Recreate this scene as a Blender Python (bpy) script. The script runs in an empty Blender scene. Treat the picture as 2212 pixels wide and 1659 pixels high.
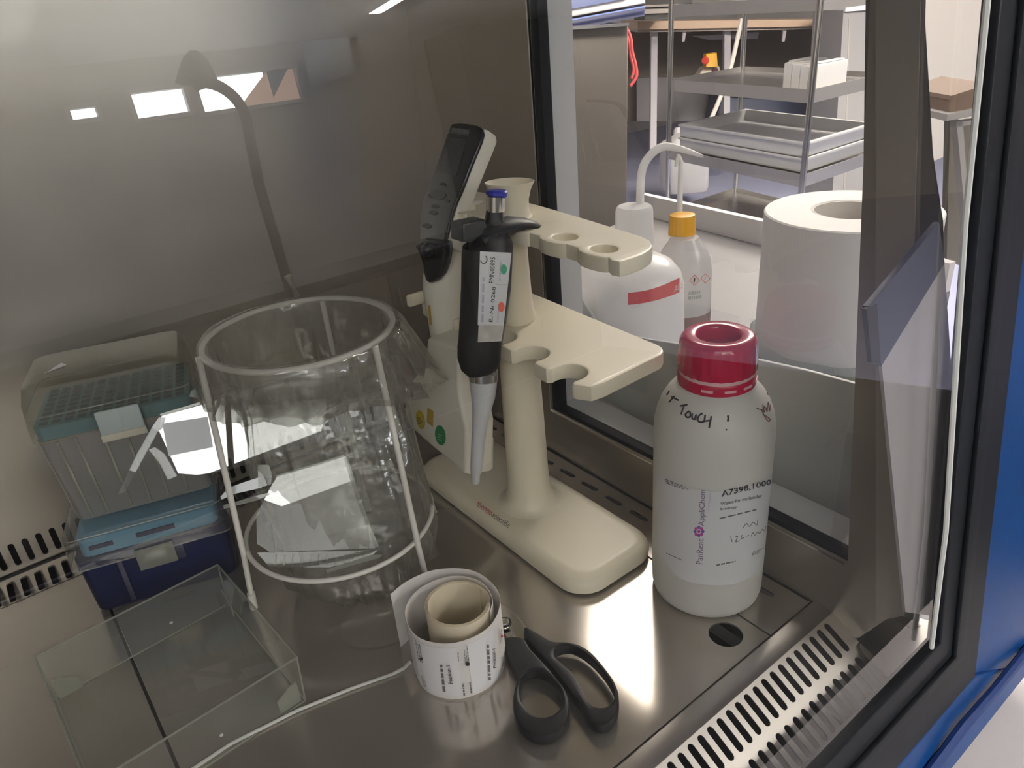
import bpy, bmesh, math, random
import numpy as np
from mathutils import Vector, Matrix
from mathutils.geometry import tessellate_polygon
from mathutils.bvhtree import BVHTree
random.seed(7)
S = bpy.context.scene
COL = S.collection
# ------------------------------------------------------------------ camera
CM = np.array([[0.7852532, -0.61446554, -0.07622012],
               [-0.3316281, -0.31342607, -0.88982409],
               [0.52287686, 0.72401395, -0.44989286]])
FPX, CX, CY = 1610.63, 1106.0, 829.5
EYE = np.array([0, 0, 0.433007])
cam = bpy.data.cameras.new('camera')
camo = bpy.data.objects.new('camera', cam)
COL.objects.link(camo)
cam.sensor_width = 36.0
cam.lens = FPX / 2212 * 36
cam.clip_start = 0.01
r_, u_, b_ = CM[0], -CM[1], -CM[2]
camo.matrix_world = Matrix(((r_[0], u_[0], b_[0], EYE[0]), (r_[1], u_[1], b_[1], EYE[1]),
                            (r_[2], u_[2], b_[2], EYE[2]), (0, 0, 0, 1)))
S.camera = camo
# ------------------------------------------------------------------ world, lights, exposure
w = bpy.data.worlds.new('world')
S.world = w
w.use_nodes = True
w.node_tree.nodes['Background'].inputs[0].default_value = (0.75, 0.86, 1.0, 1)
w.node_tree.nodes['Background'].inputs[1].default_value = 0.5
S.view_settings.view_transform = 'Standard'
S.view_settings.look = 'None'
S.view_settings.exposure = 0.12
S.view_settings.gamma = 1.0
S.view_settings.use_curve_mapping = False
S.cycles.use_denoising = True
S.cycles.max_bounces = 12
S.cycles.transparent_max_bounces = 40
S.cycles.glossy_bounces = 6
S.cycles.diffuse_bounces = 5
S.cycles.transmission_bounces = 8
S.cycles.sample_clamp_indirect = 6.0
S.cycles.caustics_reflective = True
WINDOW_EMIT = 18.0
PANEL_EMIT = 7.0
TUBE_EMIT = 40.0
SIDE_EMIT = 38.0
UP_EMIT = 5500.0

# ------------------------------------------------------------------ helpers
def V(*a): return np.array(a, float)
def ray(x, y): return CM.T @ np.array([(x - CX) / FPX, (y - CY) / FPX, 1.0])
def at_d(x, y, d): return EYE + ray(x, y) * d
def at_x(x, y, X): d = ray(x, y); return EYE + d * (X - EYE[0]) / d[0]
def at_y(x, y, Y): d = ray(x, y); return EYE + d * (Y - EYE[1]) / d[1]
def at_z(x, y, Z): d = ray(x, y); return EYE + d * (Z - EYE[2]) / d[2]
def at_p(x, y, p, n):
    d = ray(x, y); return EYE + d * (np.dot(p - EYE, n) / np.dot(d, n))
def depth(P): return float(CM[2] @ (np.array(P) - EYE))
def unit(v): v = np.array(v, float); return v / np.linalg.norm(v)
def sash(x, y, off=0.0): return at_p(x, y, V(0, 0.14 + off, 0), unit((0, -1, 0.1)))

MATS = {}
def mat(name, color=(0.8, 0.8, 0.8), rough=0.5, metal=0.0, spec=0.5, sss=0.0, noise=0.0, nscale=60.0,
        bump=0.0, bscale=300.0, coat=0.0, emit=None, stretch=None, trans=0.0, translucent=0.0, nrough=0.0):
    if name in MATS: return MATS[name]
    m = bpy.data.materials.new(name); m.use_nodes = True
    nt = m.node_tree; nt.nodes.clear(); N = nt.nodes.new; L = nt.links.new
    out = N('ShaderNodeOutputMaterial')
    if emit is not None:
        e = N('ShaderNodeEmission'); e.inputs[0].default_value = (*color, 1); e.inputs[1].default_value = emit
        L(e.outputs[0], out.inputs[0]); MATS[name] = m; return m
    p = N('ShaderNodeBsdfPrincipled')
    p.inputs['Base Color'].default_value = (*color, 1)
    p.inputs['Roughness'].default_value = rough
    p.inputs['Metallic'].default_value = metal
    p.inputs['Specular IOR Level'].default_value = spec
    p.inputs['Coat Weight'].default_value = coat
    if trans: p.inputs['Transmission Weight'].default_value = trans
    if sss:
        p.inputs['Subsurface Weight'].default_value = sss
        p.inputs['Subsurface Radius'].default_value = (0.02, 0.018, 0.016)
        p.inputs['Subsurface Scale'].default_value = 0.6
    tc = None
    if noise or bump or nrough:
        tc = N('ShaderNodeTexCoord'); mp = N('ShaderNodeMapping'); L(tc.outputs['Object'], mp.inputs[0])
        if stretch: mp.inputs['Scale'].default_value = stretch
        nz = N('ShaderNodeTexNoise'); nz.inputs['Scale'].default_value = nscale; nz.inputs['Detail'].default_value = 4
        L(mp.outputs[0], nz.inputs['Vector'])
        if noise:
            mr = N('ShaderNodeMapRange'); mr.inputs['To Min'].default_value = 1 - noise; mr.inputs['To Max'].default_value = 1 + noise
            mx = N('ShaderNodeMix'); mx.data_type = 'RGBA'; mx.blend_type = 'MULTIPLY'; mx.inputs[0].default_value = 1
            L(nz.outputs[0], mr.inputs[0])
            mx.inputs[6].default_value = (*color, 1); L(mr.outputs[0], mx.inputs[7]); L(mx.outputs[2], p.inputs['Base Color'])
        if nrough:
            m2 = N('ShaderNodeMapRange'); m2.inputs['To Min'].default_value = max(0.02, rough - nrough); m2.inputs['To Max'].default_value = rough + nrough
            L(nz.outputs[0], m2.inputs[0]); L(m2.outputs[0], p.inputs['Roughness'])
        if bump:
            n2 = N('ShaderNodeTexNoise'); n2.inputs['Scale'].default_value = bscale; L(mp.outputs[0], n2.inputs['Vector'])
            bp = N('ShaderNodeBump'); bp.inputs['Strength'].default_value = bump; bp.inputs['Distance'].default_value = 0.002
            L(n2.outputs[0], bp.inputs['Height']); L(bp.outputs[0], p.inputs['Normal'])
    sh = p.outputs[0]
    if translucent:
        t = N('ShaderNodeBsdfTranslucent'); t.inputs[0].default_value = (*color, 1)
        mx2 = N('ShaderNodeMixShader'); mx2.inputs[0].default_value = translucent
        L(sh, mx2.inputs[1]); L(t.outputs[0], mx2.inputs[2]); sh = mx2.outputs[0]
    L(sh, out.inputs[0]); MATS[name] = m
    return m

def clear(name, tint=(0.97, 0.98, 0.98), haze=0.03, hcol=(0.9, 0.9, 0.9), ior=1.45, gain=1.0, rough=0.0, bump=0.0, bscale=80):
    """thin clear sheet: see-through with mirror-like Fresnel gloss and a little haze"""
    m = bpy.data.materials.new(name); m.use_nodes = True
    nt = m.node_tree; nt.nodes.clear(); N = nt.nodes.new; L = nt.links.new
    out = N('ShaderNodeOutputMaterial'); tr = N('ShaderNodeBsdfTransparent'); tr.inputs[0].default_value = (*tint, 1)
    gl = N('ShaderNodeBsdfGlossy'); gl.inputs['Roughness'].default_value = rough; gl.inputs[0].default_value = (1, 1, 1, 1)
    df = N('ShaderNodeBsdfDiffuse'); df.inputs[0].default_value = (*hcol, 1)
    tl = N('ShaderNodeBsdfTranslucent'); tl.inputs[0].default_value = (*hcol, 1)
    ad = N('ShaderNodeMixShader'); ad.inputs[0].default_value = 0.4; L(df.outputs[0], ad.inputs[1]); L(tl.outputs[0], ad.inputs[2])
    lw = N('ShaderNodeLayerWeight'); lw.inputs[0].default_value = 0.5      # Schlick's law from the facing angle, alike on both sides of the sheet
    pw = N('ShaderNodeMath'); pw.operation = 'POWER'; pw.inputs[1].default_value = 5.0; L(lw.outputs['Facing'], pw.inputs[0])
    f0 = ((ior - 1) / (ior + 1)) ** 2 * gain
    mu = N('ShaderNodeMath'); mu.operation = 'MULTIPLY_ADD'; mu.use_clamp = True; mu.inputs[1].default_value = 0.8; mu.inputs[2].default_value = f0; L(pw.outputs[0], mu.inputs[0])
    m1 = N('ShaderNodeMixShader'); m1.inputs[0].default_value = haze; L(tr.outputs[0], m1.inputs[1]); L(ad.outputs[0], m1.inputs[2])
    m2 = N('ShaderNodeMixShader'); L(mu.outputs[0], m2.inputs[0]); L(m1.outputs[0], m2.inputs[1]); L(gl.outputs[0], m2.inputs[2])
    if bump:
        tc = N('ShaderNodeTexCoord'); nz = N('ShaderNodeTexNoise'); nz.inputs['Scale'].default_value = bscale; nz.inputs['Detail'].default_value = 3
        L(tc.outputs['Object'], nz.inputs['Vector'])
        bp = N('ShaderNodeBump'); bp.inputs['Strength'].default_value = bump; bp.inputs['Distance'].default_value = 0.01
        L(nz.outputs[0], bp.inputs['Height']); L(bp.outputs[0], gl.inputs['Normal'])
    L(m2.outputs[0], out.inputs[0]); MATS[name] = m
    return m

ORG = {}
ROUNDED = [False]
def world_org(o): return ORG.get(o.name, V(0, 0, 0)) if o else V(0, 0, 0)
def obj(name, bm, m, parent=None, org=None, label=None, kind=None, cat=None, group=None, sharp=38, smooth=True):
    base = world_org(parent)
    mine = base if parent else (V(*org) if org is not None else V(0, 0, 0))
    if isinstance(bm, bmesh.types.BMesh):
        me = bpy.data.meshes.new(name)
        bmesh.ops.remove_doubles(bm, verts=bm.verts, dist=1e-6)
        bm.to_mesh(me); bm.free()
    else: me = bm
    if np.linalg.norm(mine): me.transform(Matrix.Translation(Vector(-mine)))
    o = bpy.data.objects.new(name, me); COL.objects.link(o)
    if m: me.materials.append(m)
    if smooth:
        me.polygons.foreach_set('use_smooth', [True] * len(me.polygons)); me.set_sharp_from_angle(angle=math.radians(sharp))
    if ROUNDED[0] and smooth:
        wn = o.modifiers.new('even_faces', 'WEIGHTED_NORMAL'); wn.keep_sharp = True; wn.weight = 80
    ROUNDED[0] = False
    if parent: o.parent = parent
    else: o.location = mine
    ORG[o.name] = mine
    if label: o['label'] = label
    if kind: o['kind'] = kind
    if cat: o['category'] = cat
    if group: o['group'] = group
    return o
def thing(name, label, cat, loc, group=None, kind=None):
    o = bpy.data.objects.new(name, None); COL.objects.link(o); o.location = loc; o.empty_display_size = 0.02
    ORG[o.name] = V(*loc)
    if label: o['label'] = label
    if cat: o['category'] = cat
    if group: o['group'] = group
    if kind: o['kind'] = kind
    return o

def B(): return bmesh.new()
def box(bm, lo, hi, bev=0.0, rot=0.0, seg=2):
    lo, hi = V(*lo), V(*hi); c = (lo + hi) / 2; s = hi - lo
    tmp = B(); bmesh.ops.create_cube(tmp, size=1, matrix=Matrix.Translation(Vector(c)) @ Matrix.Rotation(rot, 4, 'Z') @ Matrix.Diagonal((*s, 1)))
    if bev: bmesh.ops.bevel(tmp, geom=tmp.edges[:], offset=bev, segments=seg, affect='EDGES', profile=0.5)
    merge(bm, tmp); return bm
def merge(bm, tmp):
    me = bpy.data.meshes.new('tmp'); tmp.to_mesh(me); tmp.free(); bm.from_mesh(me); bpy.data.meshes.remove(me)
def rings(bm, R, closed=False, cap=True):
    vs = [[bm.verts.new(p) for p in r] for r in R]; n = len(vs[0]); k = len(vs)
    for i in range(k if closed else k - 1):
        a, b = vs[i], vs[(i + 1) % k]
        for j in range(n):
            try: bm.faces.new((a[j], a[(j + 1) % n], b[(j + 1) % n], b[j]))
            except ValueError: pass
    if cap and not closed:
        bm.faces.new(vs[0][::-1]); bm.faces.new(vs[-1])
    return bm
def lathe(bm, prof, org, n=40, axis=(0, 0, 1), cap=True, ell=1.0):
    ax = unit(axis); a = unit(np.cross(ax, (0, 1, 0.01))); b = np.cross(ax, a); o = V(*org)
    R = [[o + ax * z + r * (a * math.cos(t) + b * ell * math.sin(t)) for t in np.linspace(0, 2 * math.pi, n, endpoint=False)] for r, z in prof]
    rings(bm, R, cap=cap); bmesh.ops.recalc_face_normals(bm, faces=bm.faces[:]); return bm
def tube(bm, pts, rad, n=10, closed=False):
    P = [V(*p) for p in pts]; k = len(P); rad = [rad] * k if np.isscalar(rad) else rad
    R = []; up = None
    for i in range(k):
        if closed: t = unit(P[(i + 1) % k] - P[i - 1])
        else: t = unit(P[min(i + 1, k - 1)] - P[max(i - 1, 0)])
        if up is None:
            up = V(0, 0, 1) if abs(t[2]) < 0.9 else V(1, 0, 0)
        up = unit(up - t * (up @ t)); s = np.cross(t, up)
        R.append([P[i] + rad[i] * (up * math.cos(a) + s * math.sin(a)) for a in np.linspace(0, 2 * math.pi, n, endpoint=False)])
    rings(bm, R, closed=closed); bmesh.ops.recalc_face_normals(bm, faces=bm.faces[:]); return bm
def spline(P, n=8, closed=False):
    P = [V(*p) for p in P]; k = len(P); out = []
    for i in range(k if closed else k - 1):
        p0 = P[i - 1] if (closed or i > 0) else P[0]; p1 = P[i]; p2 = P[(i + 1) % k]
        p3 = P[(i + 2) % k] if (closed or i + 2 < k) else P[-1]
        for t in np.linspace(0, 1, n, endpoint=False):
            out.append(0.5 * ((2 * p1) + (p2 - p0) * t + (2 * p0 - 5 * p1 + 4 * p2 - p3) * t * t + (3 * p1 - p0 - 3 * p2 + p3) * t ** 3))
    if not closed: out.append(P[-1])
    return out
def inset_loop(P, nrm, d):
    """shift a 3-D outline sideways by d within its plane (positive = to the left of travel seen along -nrm)"""
    k = len(P); out = []
    for i in range(k):
        e0 = P[i] - P[i - 1]; e1 = P[(i + 1) % k] - P[i]
        l0, l1 = np.linalg.norm(e0), np.linalg.norm(e1)
        e0 = e0 / max(l0, 1e-9); e1 = e1 / max(l1, 1e-9)
        n0, n1 = np.cross(nrm, e0), np.cross(nrm, e1); m = n0 + n1; q = np.linalg.norm(m)
        m = m / q if q > 1e-6 else n0
        out.append(P[i] + m * min(d / max(m @ n0, 0.5), d * 1.6))
    return out
def clean(P):
    o = []
    for p in P:
        if not o or np.linalg.norm(p - o[-1]) > 1e-5: o.append(p)
    if np.linalg.norm(o[0] - o[-1]) < 1e-5: o.pop()
    return o
def slab(bm, top, off, holes=(), bev=0.0, seg=2):
    """solid from a 3-D outline: 'top' polygon and the same polygon shifted by 'off', with through holes and rounded rims"""
    off = V(*off); T = np.linalg.norm(off)
    loops = [clean([V(*p) for p in top])] + [clean([V(*p) for p in h]) for h in holes]
    ar = np.zeros(3)
    for i, p in enumerate(loops[0]): ar += np.cross(p, loops[0][(i + 1) % len(loops[0])])
    nrm = unit(ar)
    for i in range(1, len(loops)):       # holes run the other way round
        a2 = np.zeros(3)
        for j, p in enumerate(loops[i]): a2 += np.cross(p, loops[i][(j + 1) % len(loops[i])])
        if a2 @ nrm > 0: loops[i] = loops[i][::-1]
    bev = min(bev, T * 0.45)
    if bev: ROUNDED[0] = True
    if bev: lay = [(bev, 0.0), (bev * 0.3, bev * 0.3), (0.0, bev), (0.0, T - bev), (bev * 0.3, T - bev * 0.3), (bev, T)]
    else: lay = [(0.0, 0.0), (0.0, T)]
    tmp = B(); du = off / T; ringv = []
    for l in loops:
        ringv.append([[tmp.verts.new(p + du * dz) for p in (inset_loop(l, nrm, di) if di else l)] for di, dz in lay])
    for idx in (0, len(lay) - 1):
        vs = [v for r in ringv for v in r[idx]]
        tr = tessellate_polygon([[v.co.copy() for v in r[idx]] for r in ringv])
        for t in tr:
            try: tmp.faces.new([vs[i] for i in (t if idx else reversed(t))])
            except ValueError: pass
    for r in ringv:
        n = len(r[0])
        for a, b in zip(r[:-1], r[1:]):
            for i in range(n):
                try: tmp.faces.new((a[i], a[(i + 1) % n], b[(i + 1) % n], b[i]))
                except ValueError: pass
    bmesh.ops.recalc_face_normals(tmp, faces=tmp.faces[:])
    merge(bm, tmp); return bm
def loft(bm, st, place, ratio=1.0, expo=2.0, n=28, away=None):
    """stations (px left, px right, px row) -> closed body of superellipse sections; place(x,y) gives the 3-D centre"""
    C3 = []; H = []
    for l, r, y in st:
        c = place((l + r) / 2, y); C3.append(c); H.append((r - l) / 2 * depth(c) / FPX)
    R = []
    for i, c in enumerate(C3):
        t = unit(C3[min(i + 1, len(C3) - 1)] - C3[max(i - 1, 0)])
        u = CM[0] - t * (CM[0] @ t); u = unit(u); v = np.cross(t, u)
        rr = ratio[i] if isinstance(ratio, (list, tuple)) else ratio
        ring = []
        for a in np.linspace(0, 2 * math.pi, n, endpoint=False):
            ca, sa = math.cos(a), math.sin(a)
            k = (abs(ca) ** expo + abs(sa) ** expo) ** (-1 / expo)
            ring.append(c + H[i] * k * (u * ca + v * sa * rr))
        R.append(ring)
    rings(bm, R); bmesh.ops.recalc_face_normals(bm, faces=bm.faces[:]); return bm
def bvh(o):
    me = o.data; off = world_org(o)
    return BVHTree.FromPolygons([Vector(v.co) + Vector(off) for v in me.vertices], [tuple(p.vertices) for p in me.polygons])
def hit(tree, x, y, lift=0.0003, fb=None):
    d = Vector(unit(ray(x, y))); loc, nrm, i, ds = tree.ray_cast(Vector(EYE), d)
    if loc is None: return fb
    if nrm.dot(d) > 0: nrm = -nrm
    return np.array(loc + nrm * lift)
def bil(q, u, v):
    q = [np.array(p, float) for p in q]
    return (q[0] * (1 - u) + q[1] * u) * (1 - v) + (q[3] * (1 - u) + q[2] * u) * v
def patch(tree, q, nu=10, nv=10, lift=0.0003, round_=0.0):
    """a thin sheet stuck on a surface inside the pixel quad q (BL, BR, TR, TL)"""
    bm = B(); g = {}
    for i in range(nu + 1):
        for j in range(nv + 1):
            p = bil(q, i / nu, j / nv); h = hit(tree, p[0], p[1], lift)
            if h is not None: g[i, j] = bm.verts.new(h)
    for i in range(nu):
        for j in range(nv):
            k = [(i, j), (i + 1, j), (i + 1, j + 1), (i, j + 1)]
            if all(a in g for a in k): bm.faces.new([g[a] for a in k])
    return bm
def disc(tree, cx, cy, rx, ry, lift=0.0004, n=20, rot=0.0):
    bm = B(); ce = hit(tree, cx, cy, lift)
    vs = []
    for a in np.linspace(0, 2 * math.pi, n, endpoint=False):
        dx, dy = rx * math.cos(a), ry * math.sin(a)
        h = hit(tree, cx + dx * math.cos(rot) - dy * math.sin(rot), cy + dx * math.sin(rot) + dy * math.cos(rot), lift, ce)
        vs.append(bm.verts.new(h))
    c = bm.verts.new(ce)
    for i in range(n): bm.faces.new((c, vs[i], vs[(i + 1) % n]))
    return bm
def text_mesh(s, bold=0.0, shear=0.0):
    cu = bpy.data.curves.new('txt', 'FONT'); cu.body = s; cu.size = 1; cu.offset = bold; cu.shear = shear; cu.resolution_u = 2
    o = bpy.data.objects.new('txt', cu); COL.objects.link(o)
    dg = bpy.context.evaluated_depsgraph_get(); me = bpy.data.meshes.new_from_object(o.evaluated_get(dg))
    bpy.data.objects.remove(o); bpy.data.curves.remove(cu)
    return me
def text_on(bm, s, q, fn, bold=0.0, shear=0.0):
    """letters of s filling quad q (BL, BR, TR, TL of the line of text); fn maps a point of the quad to 3-D"""
    me = text_mesh(s, bold, shear); co = np.array([v.co for v in me.vertices])
    if len(co) == 0: return bm
    x0, x1 = co[:, 0].min(), co[:, 0].max(); y0, y1 = co[:, 1].min(), co[:, 1].max()
    vs = []
    for c in co:
        p = bil(q, (c[0] - x0) / (x1 - x0), (c[1] - y0) / max(y1 - y0, 1e-6)); vs.append(fn(p))
    bv = [bm.verts.new(p) if p is not None else None for p in vs]
    for f in me.polygons:
        k = [bv[i] for i in f.vertices]
        if all(a is not None for a in k):
            try: bm.faces.new(k)
            except ValueError: pass
    bpy.data.meshes.remove(me); return bm
def bars(bm, fn, q, rows, fill=0.6, seed=1, gap=0.25):
    """rows of tiny dark dashes: print too small to read"""
    rnd = random.Random(seed)
    for r in range(rows):
        u = 0.0; v0 = r / rows + 0.1 / rows; v1 = v0 + fill / rows
        lim = rnd.uniform(0.7, 1.0)
        while u < lim:
            wd = rnd.uniform(0.06, 0.2); e = min(u + wd, lim)
            k = [fn(bil(q, a, b)) for a, b in ((u, v0), (e, v0), (e, v1), (u, v1))]
            if all(p is not None for p in k): bm.faces.new([bm.verts.new(p) for p in k])
            u = e + 0.04
    return bm
def capsule(c, du, dv, L, W, n=5):
    """slot outline: centre, long direction, short direction, length, width"""
    c, du, dv = V(*c), unit(du), unit(dv); r = W / 2; out = []
    for k in range(n + 1):
        a = -math.pi / 2 + math.pi * k / n; out.append(c + du * (L / 2 - r + r * math.cos(a)) + dv * r * math.sin(a))
    for k in range(n + 1):
        a = math.pi / 2 + math.pi * k / n; out.append(c + du * (-(L / 2 - r) + r * math.cos(a)) + dv * r * math.sin(a))
    return out

# ------------------------------------------------------------------ materials
M_floor = mat('brushed_steel_worktop', (0.45, 0.41, 0.37), 0.14, 0.72, noise=0.05, nscale=9, nrough=0.02)
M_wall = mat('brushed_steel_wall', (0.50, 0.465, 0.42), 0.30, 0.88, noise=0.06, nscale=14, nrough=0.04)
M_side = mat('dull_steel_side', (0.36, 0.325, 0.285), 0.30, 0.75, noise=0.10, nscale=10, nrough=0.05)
M_grille = mat('grille_steel', (0.58, 0.55, 0.51), 0.33, 1.0, noise=0.05, nscale=20)
M_flange = mat('flange_steel', (0.45, 0.41, 0.37), 0.42, 0.8, noise=0.08, nscale=18)
M_dark = mat('duct_black', (0.012, 0.012, 0.013), 0.7)
M_gask = mat('black_rubber', (0.006, 0.007, 0.010), 0.5, spec=0.2, noise=0.2, nscale=40)
M_blue = mat('blue_paint', (0.003, 0.042, 0.17), 0.4, spec=0.3, noise=0.15, nscale=25, bump=0.05, bscale=500)
M_white_panel = mat('white_panel', (0.72, 0.69, 0.68), 0.5)
M_jamb = mat('pale_grey_panel', (0.62, 0.62, 0.62), 0.5)
M_cream = mat('cream_plastic', (0.80, 0.735, 0.58), 0.38, noise=0.03, nscale=8, sss=0.05)
M_offwhite = mat('off_white_plastic', (0.80, 0.765, 0.66), 0.36, noise=0.02, nscale=12, sss=0.04)
M_black = mat('black_plastic', (0.010, 0.010, 0.012), 0.45, spec=0.3, bump=0.04, bscale=900)
M_gloss = mat('gloss_black', (0.006, 0.006, 0.007), 0.16, spec=0.22)
M_screen = mat('grey_screen', (0.045, 0.045, 0.045), 0.35, spec=0.15)
M_key = mat('dark_key', (0.020, 0.020, 0.022), 0.4, spec=0.2)
M_print_grey = mat('grey_print', (0.22, 0.22, 0.22), 0.5)
M_ink = mat('black_ink', (0.03, 0.022, 0.03), 0.6)
M_ink_soft = mat('grey_ink', (0.16, 0.14, 0.15), 0.6)
M_ink_violet = mat('violet_ink', (0.20, 0.13, 0.24), 0.6)
M_ink_lilac = mat('lilac_ink', (0.50, 0.47, 0.60), 0.6)
M_red_ink = mat('red_ink', (0.45, 0.03, 0.05), 0.6)
M_steel = mat('bright_steel', (0.72, 0.70, 0.67), 0.16, 1.0)
M_navy = mat('navy_plastic', (0.008, 0.011, 0.042), 0.4, spec=0.25, noise=0.15, nscale=30)
M_teal = mat('teal_tray', (0.09, 0.20, 0.25), 0.4, noise=0.05)
M_tealblue = mat('light_blue_tray', (0.13, 0.27, 0.37), 0.4, noise=0.06)
M_hole = mat('dark_teal_hole', (0.05, 0.085, 0.10), 0.6)
M_wire = mat('white_coated_wire', (0.74, 0.715, 0.67), 0.35)
M_capred = mat('crimson_plastic', (0.42, 0.006, 0.045), 0.22, coat=0.3)
M_label = mat('white_label', (0.74, 0.735, 0.755), 0.5)
M_paper = mat('label_paper', (0.83, 0.80, 0.78), 0.55, translucent=0.15)
M_backing = mat('cream_backing_paper', (0.84, 0.76, 0.60), 0.42, translucent=0.2)
M_hdpe = mat('milky_plastic', (0.80, 0.79, 0.755), 0.42, sss=0.25, translucent=0.22)
M_ldpe = mat('milky_wash_bottle', (0.88, 0.86, 0.85), 0.3, sss=0.15, translucent=0.25)
M_rollpaper = mat('white_tissue', (0.86, 0.83, 0.80), 0.9, bump=0.1, bscale=200)
M_green_st = mat('green_sticker', (0.03, 0.25, 0.09), 0.5)
M_yel_st = mat('yellow_sticker', (0.60, 0.47, 0.03), 0.5)
M_gold_st = mat('gold_sticker', (0.50, 0.33, 0.05), 0.45)
M_dotgreen = mat('green_dot', (0.05, 0.36, 0.19), 0.5)
M_dotred = mat('red_dot', (0.75, 0.13, 0.07), 0.5)
M_capblue = mat('blue_button', (0.02, 0.025, 0.30), 0.3)
M_greycone = mat('grey_plastic', (0.56, 0.56, 0.57), 0.4)
M_yellowcap = mat('amber_cap', (0.80, 0.40, 0.012), 0.35)
M_redtape = mat('red_tape', (0.55, 0.05, 0.05), 0.45)
M_glass = clear('sash_glass', (0.97, 0.98, 0.97), 0.002, ior=1.5, gain=1.9)
M_pane = clear('side_glass', (0.97, 0.975, 0.97), 0.006, ior=1.5, gain=1.5)
M_acryl = clear('clear_acrylic', (0.955, 0.965, 0.95), 0.035, hcol=(0.75, 0.76, 0.72), ior=1.49, gain=1.2)
M_case = clear('clear_case', (0.93, 0.94, 0.94), 0.03, ior=1.55, gain=4.0)
M_edge = clear('acrylic_edge', (0.80, 0.82, 0.77), 0.45, hcol=(0.55, 0.55, 0.50), ior=1.49)
M_film = clear('clear_film', (0.95, 0.955, 0.94), 0.24, hcol=(0.46, 0.45, 0.41), ior=1.5, gain=1.6, rough=0.08, bump=0.35, bscale=26)
M_lid = clear('frosted_lid', (0.88, 0.88, 0.83), 0.13, hcol=(0.62, 0.60, 0.50), ior=1.45, rough=0.2)
M_frost = clear('frosted_base', (0.62, 0.61, 0.60), 0.52, hcol=(0.62, 0.60, 0.59), ior=1.45, rough=0.3)
M_clearlid = clear('clear_lid', (0.90, 0.92, 0.93), 0.05, ior=1.49, gain=1.3)

# ------------------------------------------------------------------ cabinet shell (the setting)
XW, YB = 0.4345, 0.73
def struct(name, bm, m, parent=None, **k):
    return obj(name, bm, m, parent, kind=None if parent else 'structure', **k)

# worktop: two trays, side strip with slots, rear strip with slots; drain hole is a real hole
work = thing('floor', None, None, (0, 0.45, 0), kind='structure')
def rect(x0, y0, x1, y1, z=0.0): return [V(x0, y0, z), V(x1, y0, z), V(x1, y1, z), V(x0, y1, z)]
hole = [V(0.358 + 0.0125 * math.cos(a), 0.249 + 0.0125 * math.sin(a), 0) for a in np.linspace(0, 2 * math.pi, 28, endpoint=False)]
bm = B(); slab(bm, rect(0.001, 0.2262, 0.3805, 0.683), (0, 0, -0.002), [hole], bev=0.0006); obj('steel_tray', bm, M_floor, work)
bm = B(); slab(bm, rect(-0.62, 0.2262, -0.001, 0.683), (0, 0, -0.002), bev=0.0006); obj('steel_tray', bm, M_floor, work)
sl = [capsule((0.4175, 0.4945 - 0.0335 * k, 0), (0, 1, 0), (1, 0, 0), 0.0225, 0.0052) for k in range(-5, 8)]
bm = B(); slab(bm, rect(0.3818, 0.2262, XW, 0.683), (0, 0, -0.0015), sl); obj('side_strip', bm, M_floor, work, label='narrow steel strip with short slots along the side wall')
sl = [capsule((-0.0198 + 0.0113 * k, 0.702, 0), (0, 1, 0), (1, 0, 0), 0.033, 0.0052) for k in range(-50, 39)]
bm = B(); slab(bm, rect(-0.62, 0.684, XW, YB - 0.002), (0, 0, -0.0015), sl); obj('rear_strip', bm, M_floor, work, label='rear steel strip pierced by a row of narrow slots')
bm = B(); box(bm, (-0.65, 0.10, -0.20), (0.60, 0.78, -0.16)); obj('duct_bottom', bm, M_dark, work)
bm = B(); box(bm, (-0.65, 0.226, -0.012), (0.0, 0.2285, -0.003)); box(bm, (0.379, 0.23, -0.02), (0.3835, 0.68, -0.006)); box(bm, (-0.0025, 0.23, -0.02), (0.0025, 0.68, -0.006)); obj('seam_channel', bm, M_dark, work)

# front grille: curved lip then a sloping plate with two rows of slots
gr = thing('trim_1', None, None, (0.1, 0.18, -0.01), kind='structure')
sdir = unit((0, -0.0205, -0.0115)); sp0 = V(0, 0.2085, 0.0005)
def gp(x, t): return V(x, 0, 0) + sp0 + sdir * t
slots = []
for k in range(0, 62):
    x = 0.4210 - 0.00975 * k
    slots.append(capsule(gp(x, 0.0145), sdir, (1, 0, 0), 0.0240, 0.0052))
    slots.append(capsule(gp(x + 0.0003, 0.0445), sdir, (1, 0, 0), 0.0240, 0.0052))
bm = B(); slab(bm, [gp(-0.62, 0), gp(XW, 0), gp(XW, 0.064), gp(-0.62, 0.064)], np.cross(sdir, (1, 0, 0)) * 0.0012 * (1 if np.cross(sdir, (1, 0, 0))[2] < 0 else -1), slots)
obj('grille_plate', bm, M_grille, gr, sharp=25)
bm = B(); prof = [(0.2256, -0.006), (0.2256, -0.0005), (0.2240, 0.0012), (0.2180, 0.0016), (0.2120, 0.0014), (0.2084, 0.0004)]
for a, b in zip(prof[:-1], prof[1:]):
    bm.faces.new([bm.verts.new(p) for p in (V(-0.62, a[0], a[1]), V(XW, a[0], a[1]), V(XW, b[0], b[1]), V(-0.62, b[0], b[1]))])
obj('grille_lip', bm, M_grille, gr)
e0 = gp(0, 0.064)
bm = B(); slab(bm, [V(-0.62, e0[1], e0[2]), V(0.49, e0[1], e0[2]), V(0.49, e0[1] - 0.01, e0[2] - 0.004), V(-0.62, e0[1] - 0.01, e0[2] - 0.004)], (0, 0, -0.05)); obj('grille_front', bm, M_grille, gr)
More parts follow.
